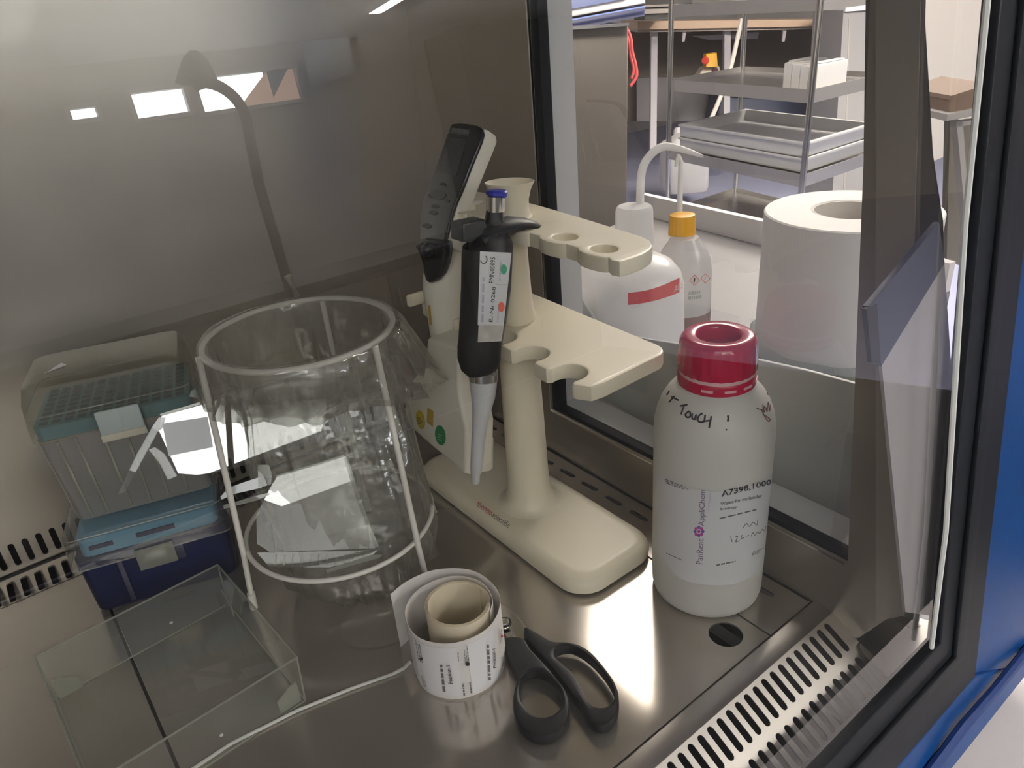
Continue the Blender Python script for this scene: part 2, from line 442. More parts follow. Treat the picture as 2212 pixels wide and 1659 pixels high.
# light plate in the front right corner
cpx = [(1858, 1389), (1898, 1340), (1944, 1323), (2030, 1346), (2018, 1392), (1930, 1457)]
bm = B(); slab(bm, [at_z(x, y, -0.010) for x, y in cpx], (0, 0, -0.008), bev=0.0008); obj('corner_plate', bm, M_grille, gr, label='plain steel plate closing the front corner of the grille')
bm = B(); slab(bm, [at_z(x, y, -0.0095) for x, y in ((1932, 1338), (1948, 1330), (1990, 1350), (1975, 1360))], (0, 0, -0.0004)); obj('recess', bm, M_flange, gr)

# rear wall with slots above the worktop
sl = [capsule((-0.0190 + 0.0113 * k, YB, 0.0188), (0, 0, 1), (1, 0, 0), 0.0245, 0.0052) for k in range(-50, 39)]
bm = B(); slab(bm, [V(-0.62, YB, 0.0015), V(XW, YB, 0.0015), V(XW, YB, 0.66), V(-0.62, YB, 0.66)], (0, 0.0015, 0), sl)
wb = struct('wall_back', bm, M_wall)
bm = B(); box(bm, (-0.65, 0.765, -0.2), (0.60, 0.775, 0.68)); obj('duct_back', bm, M_dark, wb)
bm = B(); box(bm, (-0.62, YB - 0.0025, -0.003), (XW, YB + 0.004, 0.0012)); obj('joint_line', bm, M_dark, wb)

# side wall (right) with the window opening, flange at the front
def fe(z): return 0.151 + 0.141 * z         # front edge
win = [V(XW, 0.533, 0.054), V(XW, 0.203, 0.054), V(XW, 0.2435, 0.46), V(XW, 0.262, 0.645), V(XW, 0.535, 0.645)]
out = [V(XW, YB, -0.01), V(XW, 0.2270, -0.01), V(XW, 0.206, -0.004), V(XW, 0.190, -0.012), V(XW, 0.186, -0.009), V(XW, 0.157, 0.044), V(XW, fe(0.68), 0.68), V(XW, YB, 0.68)]
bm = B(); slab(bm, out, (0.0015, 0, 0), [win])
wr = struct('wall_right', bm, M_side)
# slim floor/wall joint
bm = B(); box(bm, (XW - 0.0022, 0.227, -0.004), (XW - 0.0002, YB, 0.0006)); obj('joint_line', bm, M_dark, wr)
# bent front strip of the liner
q = [(1869, 1060), (1936, 1060), (1956, 1331), (1893, 1345)]
bm = B(); pf = V(0, 0.176, 0); nf_ = unit((-0.35, -1, 0.14))
pA, pB = at_x(1886, 1345, XW), at_x(1858, 0, XW)
pq = [at_x(1893, 1342, XW - 0.001), at_x(1955, 1328, XW - 0.001), at_x(1990, 0, XW - 0.001), at_x(1893, 0, XW - 0.001)]
slab(bm, pq, (-0.0008, 0, 0)); obj('front_strip', bm, M_flange, wr, label='slightly lighter steel strip along the slanted front edge')
# window reveal, gasket and pane
win_t = thing('window_1', None, None, (0.45, 0.37, 0.054), kind='structure')
bm = B(); box(bm, (XW + 0.0016, 0.5345, 0.05), (XW + 0.047, 0.5365, 0.65)); box(bm, (XW + 0.0016, 0.19, 0.0505), (XW + 0.047, 0.5365, 0.0535)); obj('reveal', bm, M_jamb, win_t, label='pale grey reveal between liner and outer skin')
bm = B(); box(bm, (XW + 0.0005, 0.5225, 0.054), (XW + 0.012, 0.5335, 0.645), bev=0.0015); obj('gasket', bm, M_gask, win_t)
bm = B(); box(bm, (XW + 0.0005, 0.203, 0.0515), (XW + 0.012, 0.5335, 0.0585), bev=0.0012); obj('gasket', bm, M_gask, win_t)
bm = B(); box(bm, (XW + 0.001, 0.205, 0.0500), (XW - 0.0012, 0.5340, 0.0516)); obj('bright_bead', bm, M_steel, win_t, label='thin bright bead under the window')
bm = B(); box(bm, (XW - 0.0012, 0.5338, 0.05), (XW + 0.001, 0.5355, 0.645)); obj('bright_bead', bm, M_steel, win_t)
bm = B(); bm.faces.new([bm.verts.new(p + V(0.006, 0, 0)) for p in win]); obj('pane', bm, M_pane, win_t)
# outer skin
bm = B(); slab(bm, [V(XW + 0.047, 0.78, -0.9), V(XW + 0.047, 0.165, -0.9), V(XW + 0.047, 0.165, 0.0), V(XW + 0.047, 0.172, 0.052), V(XW + 0.047, 0.5345, 0.052), V(XW + 0.047, 0.5345, 0.68), V(XW + 0.047, 0.78, 0.68)], (0.002, 0, 0)); obj('outer_skin', bm, M_jamb, wr)
bm = B(); slab(bm, [at_x(x, y, XW + 0.047) for x, y in ((1868, -300), (1870, 0), (1862, 600), (1850, 1190), (1960, 1250), (2046, 1000), (2034, 480), (2012, 335), (1992, 0), (1976, -300))], (0.002, 0, 0)); obj('dark_post', bm, mat('dark_brown_steel', (0.085, 0.072, 0.06), 0.35, 0.3, noise=0.15, nscale=12), wr, label='dark brown metal post in front of the side window')
# left wall and top of the cabinet (outside the frame, seen only as reflections)
bm = B(); box(bm, (-0.624, 0.15, -0.05), (-0.62, YB, 0.68)); struct('wall_left', bm, M_side)
bm = B(); slab(bm, [V(-0.62, 0.20, 0.66), V(XW + 0.05, 0.20, 0.66), V(XW + 0.05, 0.78, 0.66), V(-0.62, 0.78, 0.66)], (0, 0, 0.01)); struct('ceiling', bm, M_side)

# front sash: glass, black seal, blue frame, white ledge
def sp(x, z, off=0.0): return V(x, 0.14 + 0.1 * z + off, z)
nS = unit((0, 1, -0.1))
win2 = thing('window_2', None, None, (0.0, 0.14, 0.0), kind='structure')
bm = B(); bm.faces.new([bm.verts.new(p) for p in (sp(-0.66, 0.0), sp(0.449, 0.0), sp(0.443, 0.68), sp(-0.66, 0.68))]); obj('pane', bm, M_glass, win2)
eg = [sash(x, y) for x, y in ((2142, -140), (2133, 0), (2085, 480), (2043, 1150), (2012, 1400))]; eg = [sash(x, y, -0.006) for x, y in ((2142, -140), (2133, 0), (2085, 480), (2043, 1150), (2012, 1400))]
bm = B(); tube(bm, eg, 0.0016, 6); obj('glass_edge', bm, mat('ground_glass_edge', (0.86, 0.88, 0.84), 0.4), win2, label='pale ground edge of the front glass')
bm = B()
ig = [(0.4495, 0.010), (0.4400, 0.70)]
slab(bm, [sp(-0.66, 0.012, -0.004), sp(0.450, 0.012, -0.004), sp(0.443, 0.70, -0.004), sp(0.505, 0.70, -0.004), sp(0.521, -0.068, -0.004), sp(-0.66, -0.068, -0.004)], nS * 0.010, bev=0.002); obj('seal', bm, M_gask, win2, label='broad black rubber seal around the front glass')
bm = B(); slab(bm, [sp(-0.66, -0.012, -0.0075), sp(0.470, -0.012, -0.0075), sp(0.462, 0.70, -0.0075), sp(0.476, 0.70, -0.0075), sp(0.486, -0.022, -0.0075), sp(-0.66, -0.022, -0.0075)], nS * 0.004, bev=0.0012); obj('seal_rib', bm, M_gask, win2)
bl = thing('trim_2', None, None, (0.3, 0.13, -0.1), kind='structure')
bm = B(); slab(bm, [sp(0.518, -0.068, 0.0), sp(0.503, 0.75, 0.0), sp(0.62, 0.75, -0.012), sp(0.64, -0.13, -0.012)], nS * 0.03, bev=0.003); obj('blue_frame_upright', bm, M_blue, bl)
bm = B(); slab(bm, [sp(-0.66, -0.066, -0.004), sp(0.52, -0.066, -0.004), sp(0.64, -0.128, -0.010), sp(-0.66, -0.128, -0.010)], nS * 0.03, bev=0.003); obj('blue_frame_rail', bm, M_blue, bl)
bm = B(); tube(bm, [sash(1990, 1690, -0.010), sash(2080, 1570, -0.012), sash(2150, 1490, -0.012), sash(2230, 1390, -0.012)], 0.004, 8); obj('rounded_lip', bm, mat('blue_lip', (0.012, 0.04, 0.16), 0.3), bl)
bm = B(); slab(bm, [V(-0.66, 0.128, -0.150), V(0.80, 0.128, -0.150), V(0.80, 0.01, -0.156), V(-0.66, 0.01, -0.156)], (0, 0, -0.04), bev=0.006); struct('trim_3', bm, mat('white_ledge', (0.80, 0.75, 0.73), 0.45, noise=0.02))
# reflections in the right-hand steel, painted on flat boards just behind the sash
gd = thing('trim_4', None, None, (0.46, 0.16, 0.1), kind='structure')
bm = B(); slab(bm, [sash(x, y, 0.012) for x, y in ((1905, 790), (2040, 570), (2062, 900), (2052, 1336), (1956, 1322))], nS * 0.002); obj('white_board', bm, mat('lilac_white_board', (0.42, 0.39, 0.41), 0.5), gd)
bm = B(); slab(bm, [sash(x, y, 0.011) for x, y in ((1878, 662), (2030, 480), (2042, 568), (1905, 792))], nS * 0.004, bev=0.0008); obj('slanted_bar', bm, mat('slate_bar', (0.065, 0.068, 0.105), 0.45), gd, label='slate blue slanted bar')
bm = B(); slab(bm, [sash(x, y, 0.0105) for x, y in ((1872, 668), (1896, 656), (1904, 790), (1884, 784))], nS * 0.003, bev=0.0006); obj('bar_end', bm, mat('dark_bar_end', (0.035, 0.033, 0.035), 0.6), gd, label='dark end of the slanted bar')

# ------------------------------------------------------------------ room (the setting)
RX0, RX1, RY0, RY1, RZ0, RZ1 = -4.0, 8.0, -6.0, 6.0, -0.9, 1.55
M_rwall = mat('room_wall', (0.70, 0.67, 0.63), 0.7)
bm = B(); box(bm, (RX0, RY0, RZ0 - 0.05), (RX1, RY1, RZ0)); struct('floor.001', bm, mat('lavender_linoleum', (0.34, 0.355, 0.50), 0.4, noise=0.05, nscale=3))
bm = B(); box(bm, (RX0, RY0, RZ1), (RX1, RY1, RZ1 + 0.05)); struct('ceiling.001', bm, mat('room_ceiling', (0.80, 0.79, 0.76), 0.8))
bm = B(); box(bm, (RX0 - 0.05, RY0, RZ0), (RX0, RY1, RZ1)); struct('wall_west', bm, M_rwall)
bm = B(); box(bm, (RX1, RY0, RZ0), (RX1 + 0.05, RY1, RZ1)); struct('wall_east', bm, M_rwall)
bm = B(); box(bm, (RX0, RY1, RZ0), (RX1, RY1 + 0.05, RZ1)); struct('wall_north', bm, M_rwall)
bm = B(); box(bm, (-2.4, -3.05, RZ0 + 0.0005), (3.0, -0.02, RZ0 + 0.012), 0.003); obj('floor_mat', bm, mat('dark_floor_mat', (0.02, 0.02, 0.022), 0.8), org=(0, -1.4, RZ0), label='dark rubber mat on the floor in front of the cabinet', cat='floor mat')  # unseen mat, added so the sash mirrors a dark floor
# rear wall behind the camera with a band of two windows
WN = ((0.95, 1.12, 1.19, 1.26), (1.38, 1.76, 1.14, 1.315), (1.87, 2.69, 1.12, 1.365))
bm = B(); slab(bm, [V(RX0, RY0, RZ0), V(RX1, RY0, RZ0), V(RX1, RY0, RZ1), V(RX0, RY0, RZ1)], (0, -0.06, 0),
               [[V(a, RY0, c), V(b, RY0, c), V(b, RY0, d), V(a, RY0, d)] for a, b, c, d in WN])
struct('wall_south', bm, mat('room_wall_grey', (0.45, 0.44, 0.42), 0.7))
for i, (a, b, c, d) in enumerate(WN):
    t = thing('window_%d' % (3 + i), None, None, (a, RY0, c), kind='structure')
    bm = B(); box(bm, (a, RY0 - 0.05, c), (b - (0.26 if i == 2 else 0), RY0 - 0.045, d)); obj('pane', bm, mat('daylight_pane', (0.93, 0.97, 1.0), emit=WINDOW_EMIT), t)
    if i == 2:
        bm = B(); slab(bm, [V(b - 0.26, RY0 - 0.04, c), V(b, RY0 - 0.04, c), V(b, RY0 - 0.04, d), V(b - 0.04, RY0 - 0.04, d)], (0, -0.01, 0)); slab(bm, [V(2.16, RY0 - 0.03, c), V(2.46, RY0 - 0.03, c), V(2.46, RY0 - 0.03, d)], (0, -0.01, 0)); obj('roof_view', bm, mat('brick_roof_daylight', (0.80, 0.52, 0.40), emit=3.0), t, label='reddish roof seen through the window')
    bm = B()
    for q in ((a - 0.03, a, c - 0.03, d + 0.03), (b, b + 0.03, c - 0.03, d + 0.03), (a, b, c - 0.03, c), (a, b, d, d + 0.03)): box(bm, (q[0], RY0, q[2]), (q[1], RY0 + 0.02, q[3]))
    obj('frame', bm, M_jamb, t)
# ceiling lights
def lamp(label, c, sx, sy, e, colr, rot=0.0, up=False, drop=0.0):
    t = thing('ceiling_lamp', label, 'lamp', (c[0], c[1], RZ1), group='ceiling lights of the laboratory')
    bm = B(); box(bm, (c[0] - sx / 2 - 0.02, c[1] - sy / 2 - 0.02, RZ1 - 0.03), (c[0] + sx / 2 + 0.02, c[1] + sy / 2 + 0.02, RZ1 - 0.001), rot=rot); obj('housing', bm, M_jamb, t)
    bm = B(); box(bm, (c[0] - sx / 2, c[1] - sy / 2, RZ1 - 0.036), (c[0] + sx / 2, c[1] + sy / 2, RZ1 - 0.031), rot=rot)
    obj('diffuser', bm, mat('diffuser_%s' % label[:9], colr, emit=e), t)
lamp('wide white ceiling panel in front of the cabinet', (-1.32, -1.80), 1.3, 0.95, PANEL_EMIT, (1.0, 0.98, 0.95))  # unseen panel, added to put glare on the clear case
lamp('narrower white ceiling panel behind the wide one', (-1.32, -2.75), 1.0, 0.66, PANEL_EMIT * 0.8, (1.0, 0.98, 0.96), up=True)  # second added panel, glare for the lower face of the case
lamp('bench light on the ceiling above the side bench', (1.9, 1.3), 1.4, 0.35, SIDE_EMIT * 0.6, (1.0, 0.90, 0.80))
lamp('ceiling light over the aisle to the right', (1.9, -1.7), 1.3, 0.4, 30.0, (1.0, 0.93, 0.86))  # unseen lamp, added as front fill from the right
# unseen uplight, added to brighten the ceiling mirrored at upper left
pt = thing('pendant_uplight', 'long pendant uplight hanging under the ceiling behind the photographer', 'lamp', (-0.6, -4.6, 1.10))
bm = B(); box(bm, (-1.25, -4.75, 1.08), (0.43, -4.45, 1.12), 0.005); [box(bm, a_, b_) for a_, b_ in (((-1.25, -4.46, 1.11), (0.43, -4.45, 1.15)), ((-1.25, -4.75, 1.11), (0.43, -4.74, 1.15)), ((-1.25, -4.74, 1.11), (-1.24, -4.46, 1.15)), ((0.42, -4.74, 1.11), (0.43, -4.46, 1.15)))]; obj('trough', bm, M_jamb, pt)
bm = B(); box(bm, (-1.2, -4.72, 1.121), (0.40, -4.48, 1.126)); obj('tube', bm, mat('pendant_tube', (1.0, 0.98, 0.93), emit=UP_EMIT), pt)
for x in (-1.2, -0.1): bm = B(); tube(bm, [(x, -4.6, 1.12), (x, -4.6, RZ1)], 0.004, 6); obj('cord', bm, M_gask, pt)
lamp('row light near the trolley', (3.6, 1.6), 1.6, 0.4, SIDE_EMIT * 1.8, (1.0, 0.91, 0.82))
lamp('bare tube over the window wall', (3.0, -4.4), 0.10, 1.2, TUBE_EMIT, (1.0, 0.97, 0.90))

# ------------------------------------------------------------------ pipette stand
TH = math.radians(3.5); SC = V(0.346, 0.467, 0)
FR = V(-math.sin(TH), -math.cos(TH), 0); RI = V(math.cos(TH), -math.sin(TH), 0)
def sl_(s, t, z): return SC + FR * s + RI * t + V(0, 0, z)
def rrect(x0, y0, x1, y1, r, n=7):
    o = []
    for cx, cy, a0 in ((x1 - r, y1 - r, 0), (x0 + r, y1 - r, 90), (x0 + r, y0 + r, 180), (x1 - r, y0 + r, 270)):
        for k in range(n + 1):
            a = math.radians(a0 + 90 * k / n); o.append((cx + r * math.cos(a), cy + r * math.sin(a)))
    return o
stand = thing('pipette_stand', 'cream plastic pipette stand with two notched shelves on a slab foot', 'pipette stand', (0.346, 0.467, 0))
bm = B(); R = []
for z, d in ((0.0012, 0.004), (0.0025, 0.0006), (0.007, 0.0), (0.0105, 0.0008), (0.0135, 0.0026), (0.0156, 0.0056), (0.0167, 0.0095), (0.0170, 0.0125)):
    R.append([V(x, y, z) for x, y in rrect(0.2975 + d, 0.3435 + d, 0.3925 - d, 0.603 - d, 0.026 - d * 0.6)])
rings(bm, R); bmesh.ops.recalc_face_normals(bm, faces=bm.faces[:])
ROUNDED[0] = True
base = obj('base', bm, M_cream, stand, sharp=60)
bm = B(); R = [[V(x, y, z) for x, y in rrect(0.300, 0.346, 0.390, 0.600, 0.024)] for z in (0.0001, 0.0013)]; rings(bm, R); obj('rubber_foot', bm, M_black, base)
bm = B()
lathe(bm, [(0.0330, 0.0165), (0.0272, 0.0178), (0.0232, 0.0215), (0.0204, 0.031), (0.0190, 0.05), (0.0183, 0.10), (0.0172, 0.15), (0.0162, 0.195), (0.0162, 0.201), (0.0172, 0.2035), (0.0158, 0.209), (0.0148, 0.22), (0.0140, 0.25), (0.0136, 0.285)], (0.3465, 0.4665, 0), 36)
obj('post', bm, M_cream, stand, sharp=60)
def shelf_outline(s0, s1, t0, t1, notches, r, mouth, z, rc=0.016):
    P = [sl_(s0 + 0.004, t0, z)]
    for c in notches:
        P.append(sl_(c - mouth, t0, z))
        for k in range(11):
            a = math.pi * (1.12 - 1.24 * k / 10); P.append(sl_(c + r * math.cos(a), t0 + 0.0085 + r * math.sin(a), z))
        P.append(sl_(c + mouth, t0, z))
    P += [sl_(s1 - 0.006, t0, z), sl_(s1 + 0.004, t0 + 0.006, z), sl_(s1 + 0.005, t0 + 0.018, z)]
    for k in range(8):
        a = math.pi / 2 * k / 7; P.append(sl_(s1 - rc + rc * math.cos(a), t1 - rc + rc * math.sin(a), z))
    for k in range(8):
        a = math.pi / 2 + math.pi / 2 * k / 7; P.append(sl_(s0 + rc + rc * math.cos(a), t1 - rc + rc * math.sin(a), z))
    return P
bm = B(); slab(bm, shelf_outline(-0.129, 0.1335, -0.0385, 0.0485, [-0.108, -0.065, -0.022, 0.022, 0.065, 0.1095], 0.0135, 0.0150, 0.2005), (0, 0, -0.0125), bev=0.0022)
lowsh = obj('lower_shelf', bm, M_cream, stand, sharp=40)
bm = B(); zt = 0.2885
P = [sl_(-0.105, -0.018, zt)]
for c in (-0.088, -0.046, -0.004, 0.040, 0.0825, 0.1255):
    for k in range(9):
        a = math.pi * k / 8; P.append(sl_(c - 0.0150 * math.cos(a), -0.0178 - 0.0046 * math.sin(a), zt))
P += [sl_(0.146, -0.0205, zt), sl_(0.1525, -0.019, zt), sl_(0.1535, -0.012, zt), sl_(0.1525, 0.000, zt), sl_(0.148, 0.012, zt), sl_(0.142, 0.019, zt), sl_(0.134, 0.0245, zt), sl_(0.122, 0.028, zt), sl_(0.06, 0.0325, zt), sl_(0.0, 0.0355, zt), sl_(-0.06, 0.0365, zt), sl_(-0.098, 0.030, zt), sl_(-0.108, 0.015, zt)]
hs = []
for c in (-0.046, -0.004, 0.040, 0.0835, 0.1245):
    hs.append([sl_(c + 0.0100 * math.cos(a), -0.0075 + 0.0080 * math.sin(a), zt) for a in np.linspace(0, 2 * math.pi, 18, endpoint=False)])
slab(bm, P, (0, 0, -0.011), hs, bev=0.0018)
upsh = obj('upper_shelf', bm, M_cream, stand, sharp=40)
bm = B(); ax = unit((0.05, 0.02, 1))
lathe(bm, [(0.0180, -0.001), (0.0152, 0.0015), (0.0140, 0.006), (0.0142, 0.013), (0.0160, 0.020), (0.0188, 0.0255), (0.0192, 0.0262), (0.0186, 0.0264), (0.0160, 0.022), (0.0138, 0.014), (0.0125, 0.002), (0.001, 0.0018)], (0.3455, 0.4605, zt), 36, axis=ax)
bm.verts.ensure_lookup_table()
obj('top_cup', bm, M_cream, stand, sharp=60, label='flared hollow cup on top of the post')
tb = bvh(base)
bm = B(); text_on(bm, 'thermo', [(1028, 1092), (1060, 1115), (1068, 1105), (1036, 1081)], lambda p: hit(tb, *p, 0.0004)); obj('lettering', bm, M_red_ink, base, label='dark red printed word')
bm = B(); text_on(bm, 'scientific', [(1061, 1116), (1098, 1142), (1104, 1131), (1069, 1106)], lambda p: hit(tb, *p)); obj('lettering', bm, M_ink_soft, base, label='grey printed word')

# ------------------------------------------------------------------ black hand pipette hanging at the front of the stand
YP = 0.428
pY = lambda x, y: at_y(x, y, YP)
bp = thing('hand_pipette', 'black single channel pipette with blue button hanging from the cream stand', 'pipette', tuple(pY(1040, 700)))
bm = B(); loft(bm, [(1006, 1052, 505), (1002, 1100, 516), (999, 1109, 530), (997, 1108, 548), (996, 1104, 620), (993, 1095, 690), (990, 1086, 735), (988, 1083, 750), (988, 1082, 768), (994, 1082, 785), (1006, 1078, 796), (1012, 1074, 799)], pY, 0.85, 2.6)
hb = obj('handle', bm, M_black, bp, sharp=60)
bm = B(); loft(bm, [(1036, 1098, 500), (1038, 1096, 488), (1044, 1090, 478), (1048, 1087, 470), (1050, 1087, 455)], pY, 0.9, 2.2); obj('neck', bm, M_black, bp)
c = [at_y(x, y, YP) for x, y in ((1030, 522), (1052, 506), (1078, 493), (1104, 484), (1132, 483), (1152, 487), (1164, 491))]
bm = B(); R = []
for i, p in enumerate(c):
    h = (0.012, 0.0135, 0.0125, 0.010, 0.008, 0.006, 0.0025)[i]; wd = (0.010, 0.0135, 0.0135, 0.012, 0.010, 0.007, 0.003)[i]
    t = unit(c[min(i + 1, 6)] - c[max(i - 1, 0)]); v = V(0, 1, 0); u = np.cross(t, v)
    R.append([p + u * h * 0.55 * math.cos(a) + v * wd * math.sin(a) for a in np.linspace(0, 2 * math.pi, 16, endpoint=False)])
rings(bm, R); bmesh.ops.recalc_face_normals(bm, faces=bm.faces[:]); obj('finger_hook', bm, M_black, bp)
bm = B(); slab(bm, [at_y(x, y, YP - 0.006) for x, y in ((1000, 484), (1048, 474), (1058, 500), (1020, 526), (1000, 523))], (0, 0.016, 0), bev=0.002); obj('ejector_key', bm, mat('charcoal_plastic', (0.022, 0.024, 0.028), 0.3), bp)
bm = B(); loft(bm, [(1050, 1090, 456), (1050, 1090, 424)], pY, 1.0); pl = obj('plunger', bm, M_steel, bp, label='bright metal plunger sleeve')
bm = B(); loft(bm, [(1052, 1093, 425), (1049, 1097, 421), (1049, 1097, 414), (1052, 1094, 410.5), (1060, 1086, 409)], pY, 1.0, 2.0); obj('button', bm, M_capblue, pl, label='dark blue push button')
bm = B(); loft(bm, [(1013, 1075, 797), (1013, 1075, 820)], pY, 0.95); co = obj('collar', bm, M_steel, bp, label='bright metal collar')
tb = bvh(co); bm = B(); text_on(bm, '100', [(1054, 811), (1070, 813), (1070, 806), (1054, 804)], lambda p: hit(tb, *p)); obj('mark', bm, M_ink_soft, co)
bm = B(); loft(bm, [(1014, 1074, 819), (1015, 1073, 835), (1018, 1069, 860), (1020, 1061, 885), (1020, 1056, 905), (1020, 1051, 930), (1018, 1047, 960), (1016, 1044, 1000), (1016, 1040, 1021), (1018, 1037, 1023), (1018, 1036, 1041), (1020, 1034, 1044)], pY, 1.0); obj('tip_cone', bm, M_greycone, bp, label='long pale grey tapering shaft')
tb = bvh(hb)
lq = [(1032, 702), (1088, 703), (1105, 546), (1037, 543)]
lp, ln = pY(1065, 620) - unit(ray(1065, 620)) * 0.0125, -unit(ray(1065, 620)) * 1.0
ln = unit(ln + V(0, 0, -0.25))
def lab(p): return at_p(p[0], p[1], lp, ln)
lp = at_y(1052, 620, YP); k = hit(tb, 1052, 620); lp = k - unit(ray(1052, 620)) * 0.0006
lx = unit(lab((1088, 703)) - lab((1032, 702)))
def strip_on(q, bend=0.0045, lift=0.0, nu=12, nv=6):
    bm = B(); g = {}
    for i in range(nu + 1):
        for j in range(nv + 1):
            p = bil(q, i / nu, j / nv); g[i, j] = bm.verts.new(lab3(p, lift))
    for i in range(nu):
        for j in range(nv): bm.faces.new((g[i, j], g[i + 1, j], g[i + 1, j + 1], g[i, j + 1]))
    return bm
def lab3(p, lift=0.0):
    h = hit(tb, p[0], p[1], 0.0004 + lift); f = lab(p) - unit(ray(*p)) * lift
    if h is None: return f
    return h if depth(h) < depth(f) else f
bm = strip_on([(1032, 739), (1083, 737), (1089, 700), (1034, 700)]); obj('tape', bm, mat('worn_clear_tape', (0.55, 0.53, 0.49), 0.25, noise=0.35, nscale=120), bp, label='scuffed clear tape below the label')
bm = strip_on(lq, lift=0.0003); lb = obj('label', bm, M_label, bp, label='white inventory label with a green and a red dot')
f5 = lambda p: lab3(p, 0.0007)
bm = B()
text_on(bm, 'E.-Nr.0268', [(1064, 696), (1071, 620), (1063, 619), (1056, 695)], f5, 0.004); obj('lettering', bm, M_ink, lb); bm = B()
text_on(bm, 'PMN00095', [(1067, 612), (1070, 556), (1060, 555), (1056, 611)], f5, 0.0)
obj('lettering', bm, M_ink, lb)
bm = B(); bars(bm, f5, [(1045, 696), (1048, 570), (1043, 570), (1039, 696)], 1, 0.8, 3); bars(bm, f5, [(1077, 696), (1080, 650), (1077, 650), (1073, 696)], 1, 0.8, 4); bars(bm, f5, [(1081, 608), (1084, 556), (1081, 556), (1078, 608)], 1, 0.8, 5)
bars(bm, f5, [(1072, 615), (1098, 616), (1098, 614.6), (1072, 613.6)], 1, 1.0, 6); obj('fine_print', bm, M_ink_lilac, lb, kind='stuff')
def lab_disc(cx, cy, rx, ry):
    bm = B(); vs = [bm.verts.new(f5((cx + rx * math.cos(a), cy + ry * math.sin(a)))) for a in np.linspace(0, 2 * math.pi, 20, endpoint=False)]; bm.faces.new(vs); return bm
obj('dot', lab_disc(1088, 582, 7, 11), M_dotgreen, lb, label='green dot'); obj('dot', lab_disc(1083, 663, 7, 10.5), M_dotred, lb, label='red dot')
bm = B(); a_ = [f5((1045 + 7 * math.cos(a), 560 + 9 * math.sin(a))) for a in np.linspace(-0.9, 2.9, 14)]; tube(bm, a_, 0.0004, 5); obj('ring_mark', bm, M_ink_soft, lb)

# ------------------------------------------------------------------ white electronic pipette at the back of the stand
YE = 0.522
P1 = V(0.3605, 0.505, 0.3462); NF = unit((0.8131, 0, -0.5822))   # face plane, pointing into the body
def onf(x, y, o=0.0): return at_p(x, y, P1 + NF * o, NF)
def c4(L): return [(820 + 0.27125 * a, 220 + 0.27125 * b) for a, b in L]
ep = thing('electronic_pipette', 'white electronic multichannel pipette with black display face hanging behind the black one', 'pipette', tuple(at_y(960, 740, YE)))
face_px = c4([(580, 172), (640, 166), (710, 172), (770, 185), (805, 205), (817, 245), (800, 310), (740, 455), (690, 580), (650, 690), (600, 800), (562, 920), (534, 1040), (512, 1120), (500, 1165), (400, 1150), (318, 1130), (313, 1060), (318, 960), (330, 860), (348, 770), (382, 680), (424, 570), (466, 455), (505, 345), (545, 235), (560, 192)])
bm = B(); slab(bm, [onf(*p) for p in face_px], NF * 0.004, bev=0.0015); fp = obj('face_panel', bm, M_gloss, ep, label='glossy black display and key panel')
body_px = c4([(590, 172), (700, 172), (800, 195), (835, 210), (838, 250), (812, 320), (752, 465), (702, 590), (660, 700), (612, 810), (590, 920), (585, 1040), (560, 1150), (400, 1150), (330, 1110), (330, 960), (340, 860), (358, 770), (392, 680), (434, 570), (476, 455), (515, 345), (555, 235)])
bm = B(); slab(bm, [onf(*p, 0.0035) for p in body_px], NF * 0.016, bev=0.004, seg=3); obj('head_shell', bm, M_offwhite, ep)
pYE = lambda x, y: at_y(x, y, YE)
bm = B(); loft(bm, [(978, 1012, 452), (966, 1010, 490), (950, 1007, 530), (928, 1004, 566), (914, 1003, 600), (913, 1003, 625), (920, 1001, 665), (926, 998, 700), (929, 996, 722), (931, 993, 736), (940, 985, 741)], pYE, 0.9, 2.2); bd = obj('barrel', bm, M_offwhite, ep, sharp=60)
bm = B(); tube(bm, [pYE(1000, 470) + V(0.0, 0, 0), pYE(1022, 452), pYE(1046, 449), pYE(1062, 455)], [0.012, 0.008, 0.006, 0.004], 12); obj('finger_hook', bm, M_offwhite, ep)
lobe = c4([(318, 1110), (420, 1120), (500, 1130), (508, 1200), (495, 1310), (465, 1395), (425, 1445), (385, 1457), (350, 1430), (336, 1370), (328, 1300), (300, 1215), (268, 1165), (272, 1140), (295, 1135)])
nl = unit((1.0, 0.35, -0.05)); pl0 = onf(*c4([(470, 1120)])[0]) - nl * 0.012
bm = B(); slab(bm, [at_p(x, y, pl0, nl) for x, y in lobe], nl * 0.016, bev=0.005, seg=3); obj('trigger', bm, M_gloss, ep, label='glossy black trigger lobe')
bm = B(); h = at_p(*c4([(385, 1180)])[0], pl0 - nl * 0.002, nl); bmesh.ops.create_uvsphere(bm, u_segments=14, v_segments=8, radius=0.006, matrix=Matrix.Translation(Vector(h))); obj('trigger_knob', bm, M_gloss, ep)
bm = B(); slab(bm, [onf(*p, -0.0004) for p in c4([(555, 290), (690, 300), (610, 585), (468, 560)])], NF * 0.0003); obj('screen', bm, M_screen, fp, label='dark grey blank display')
bm = B()
for cx, cy, rx, ry in ((465, 740, 58, 40), (500, 655, 26, 14), (425, 880, 34, 16), (375, 985, 36, 18), (540, 785, 14, 12), (395, 745, 14, 14), (440, 830, 30, 14)):
    vs = [onf(*c4([(cx + rx * math.cos(a), cy + ry * math.sin(a))])[0], -0.0007) for a in np.linspace(0, 2 * math.pi, 18, endpoint=False)]
    slab(bm, vs, NF * 0.001)
obj('keypad', bm, M_key, fp)
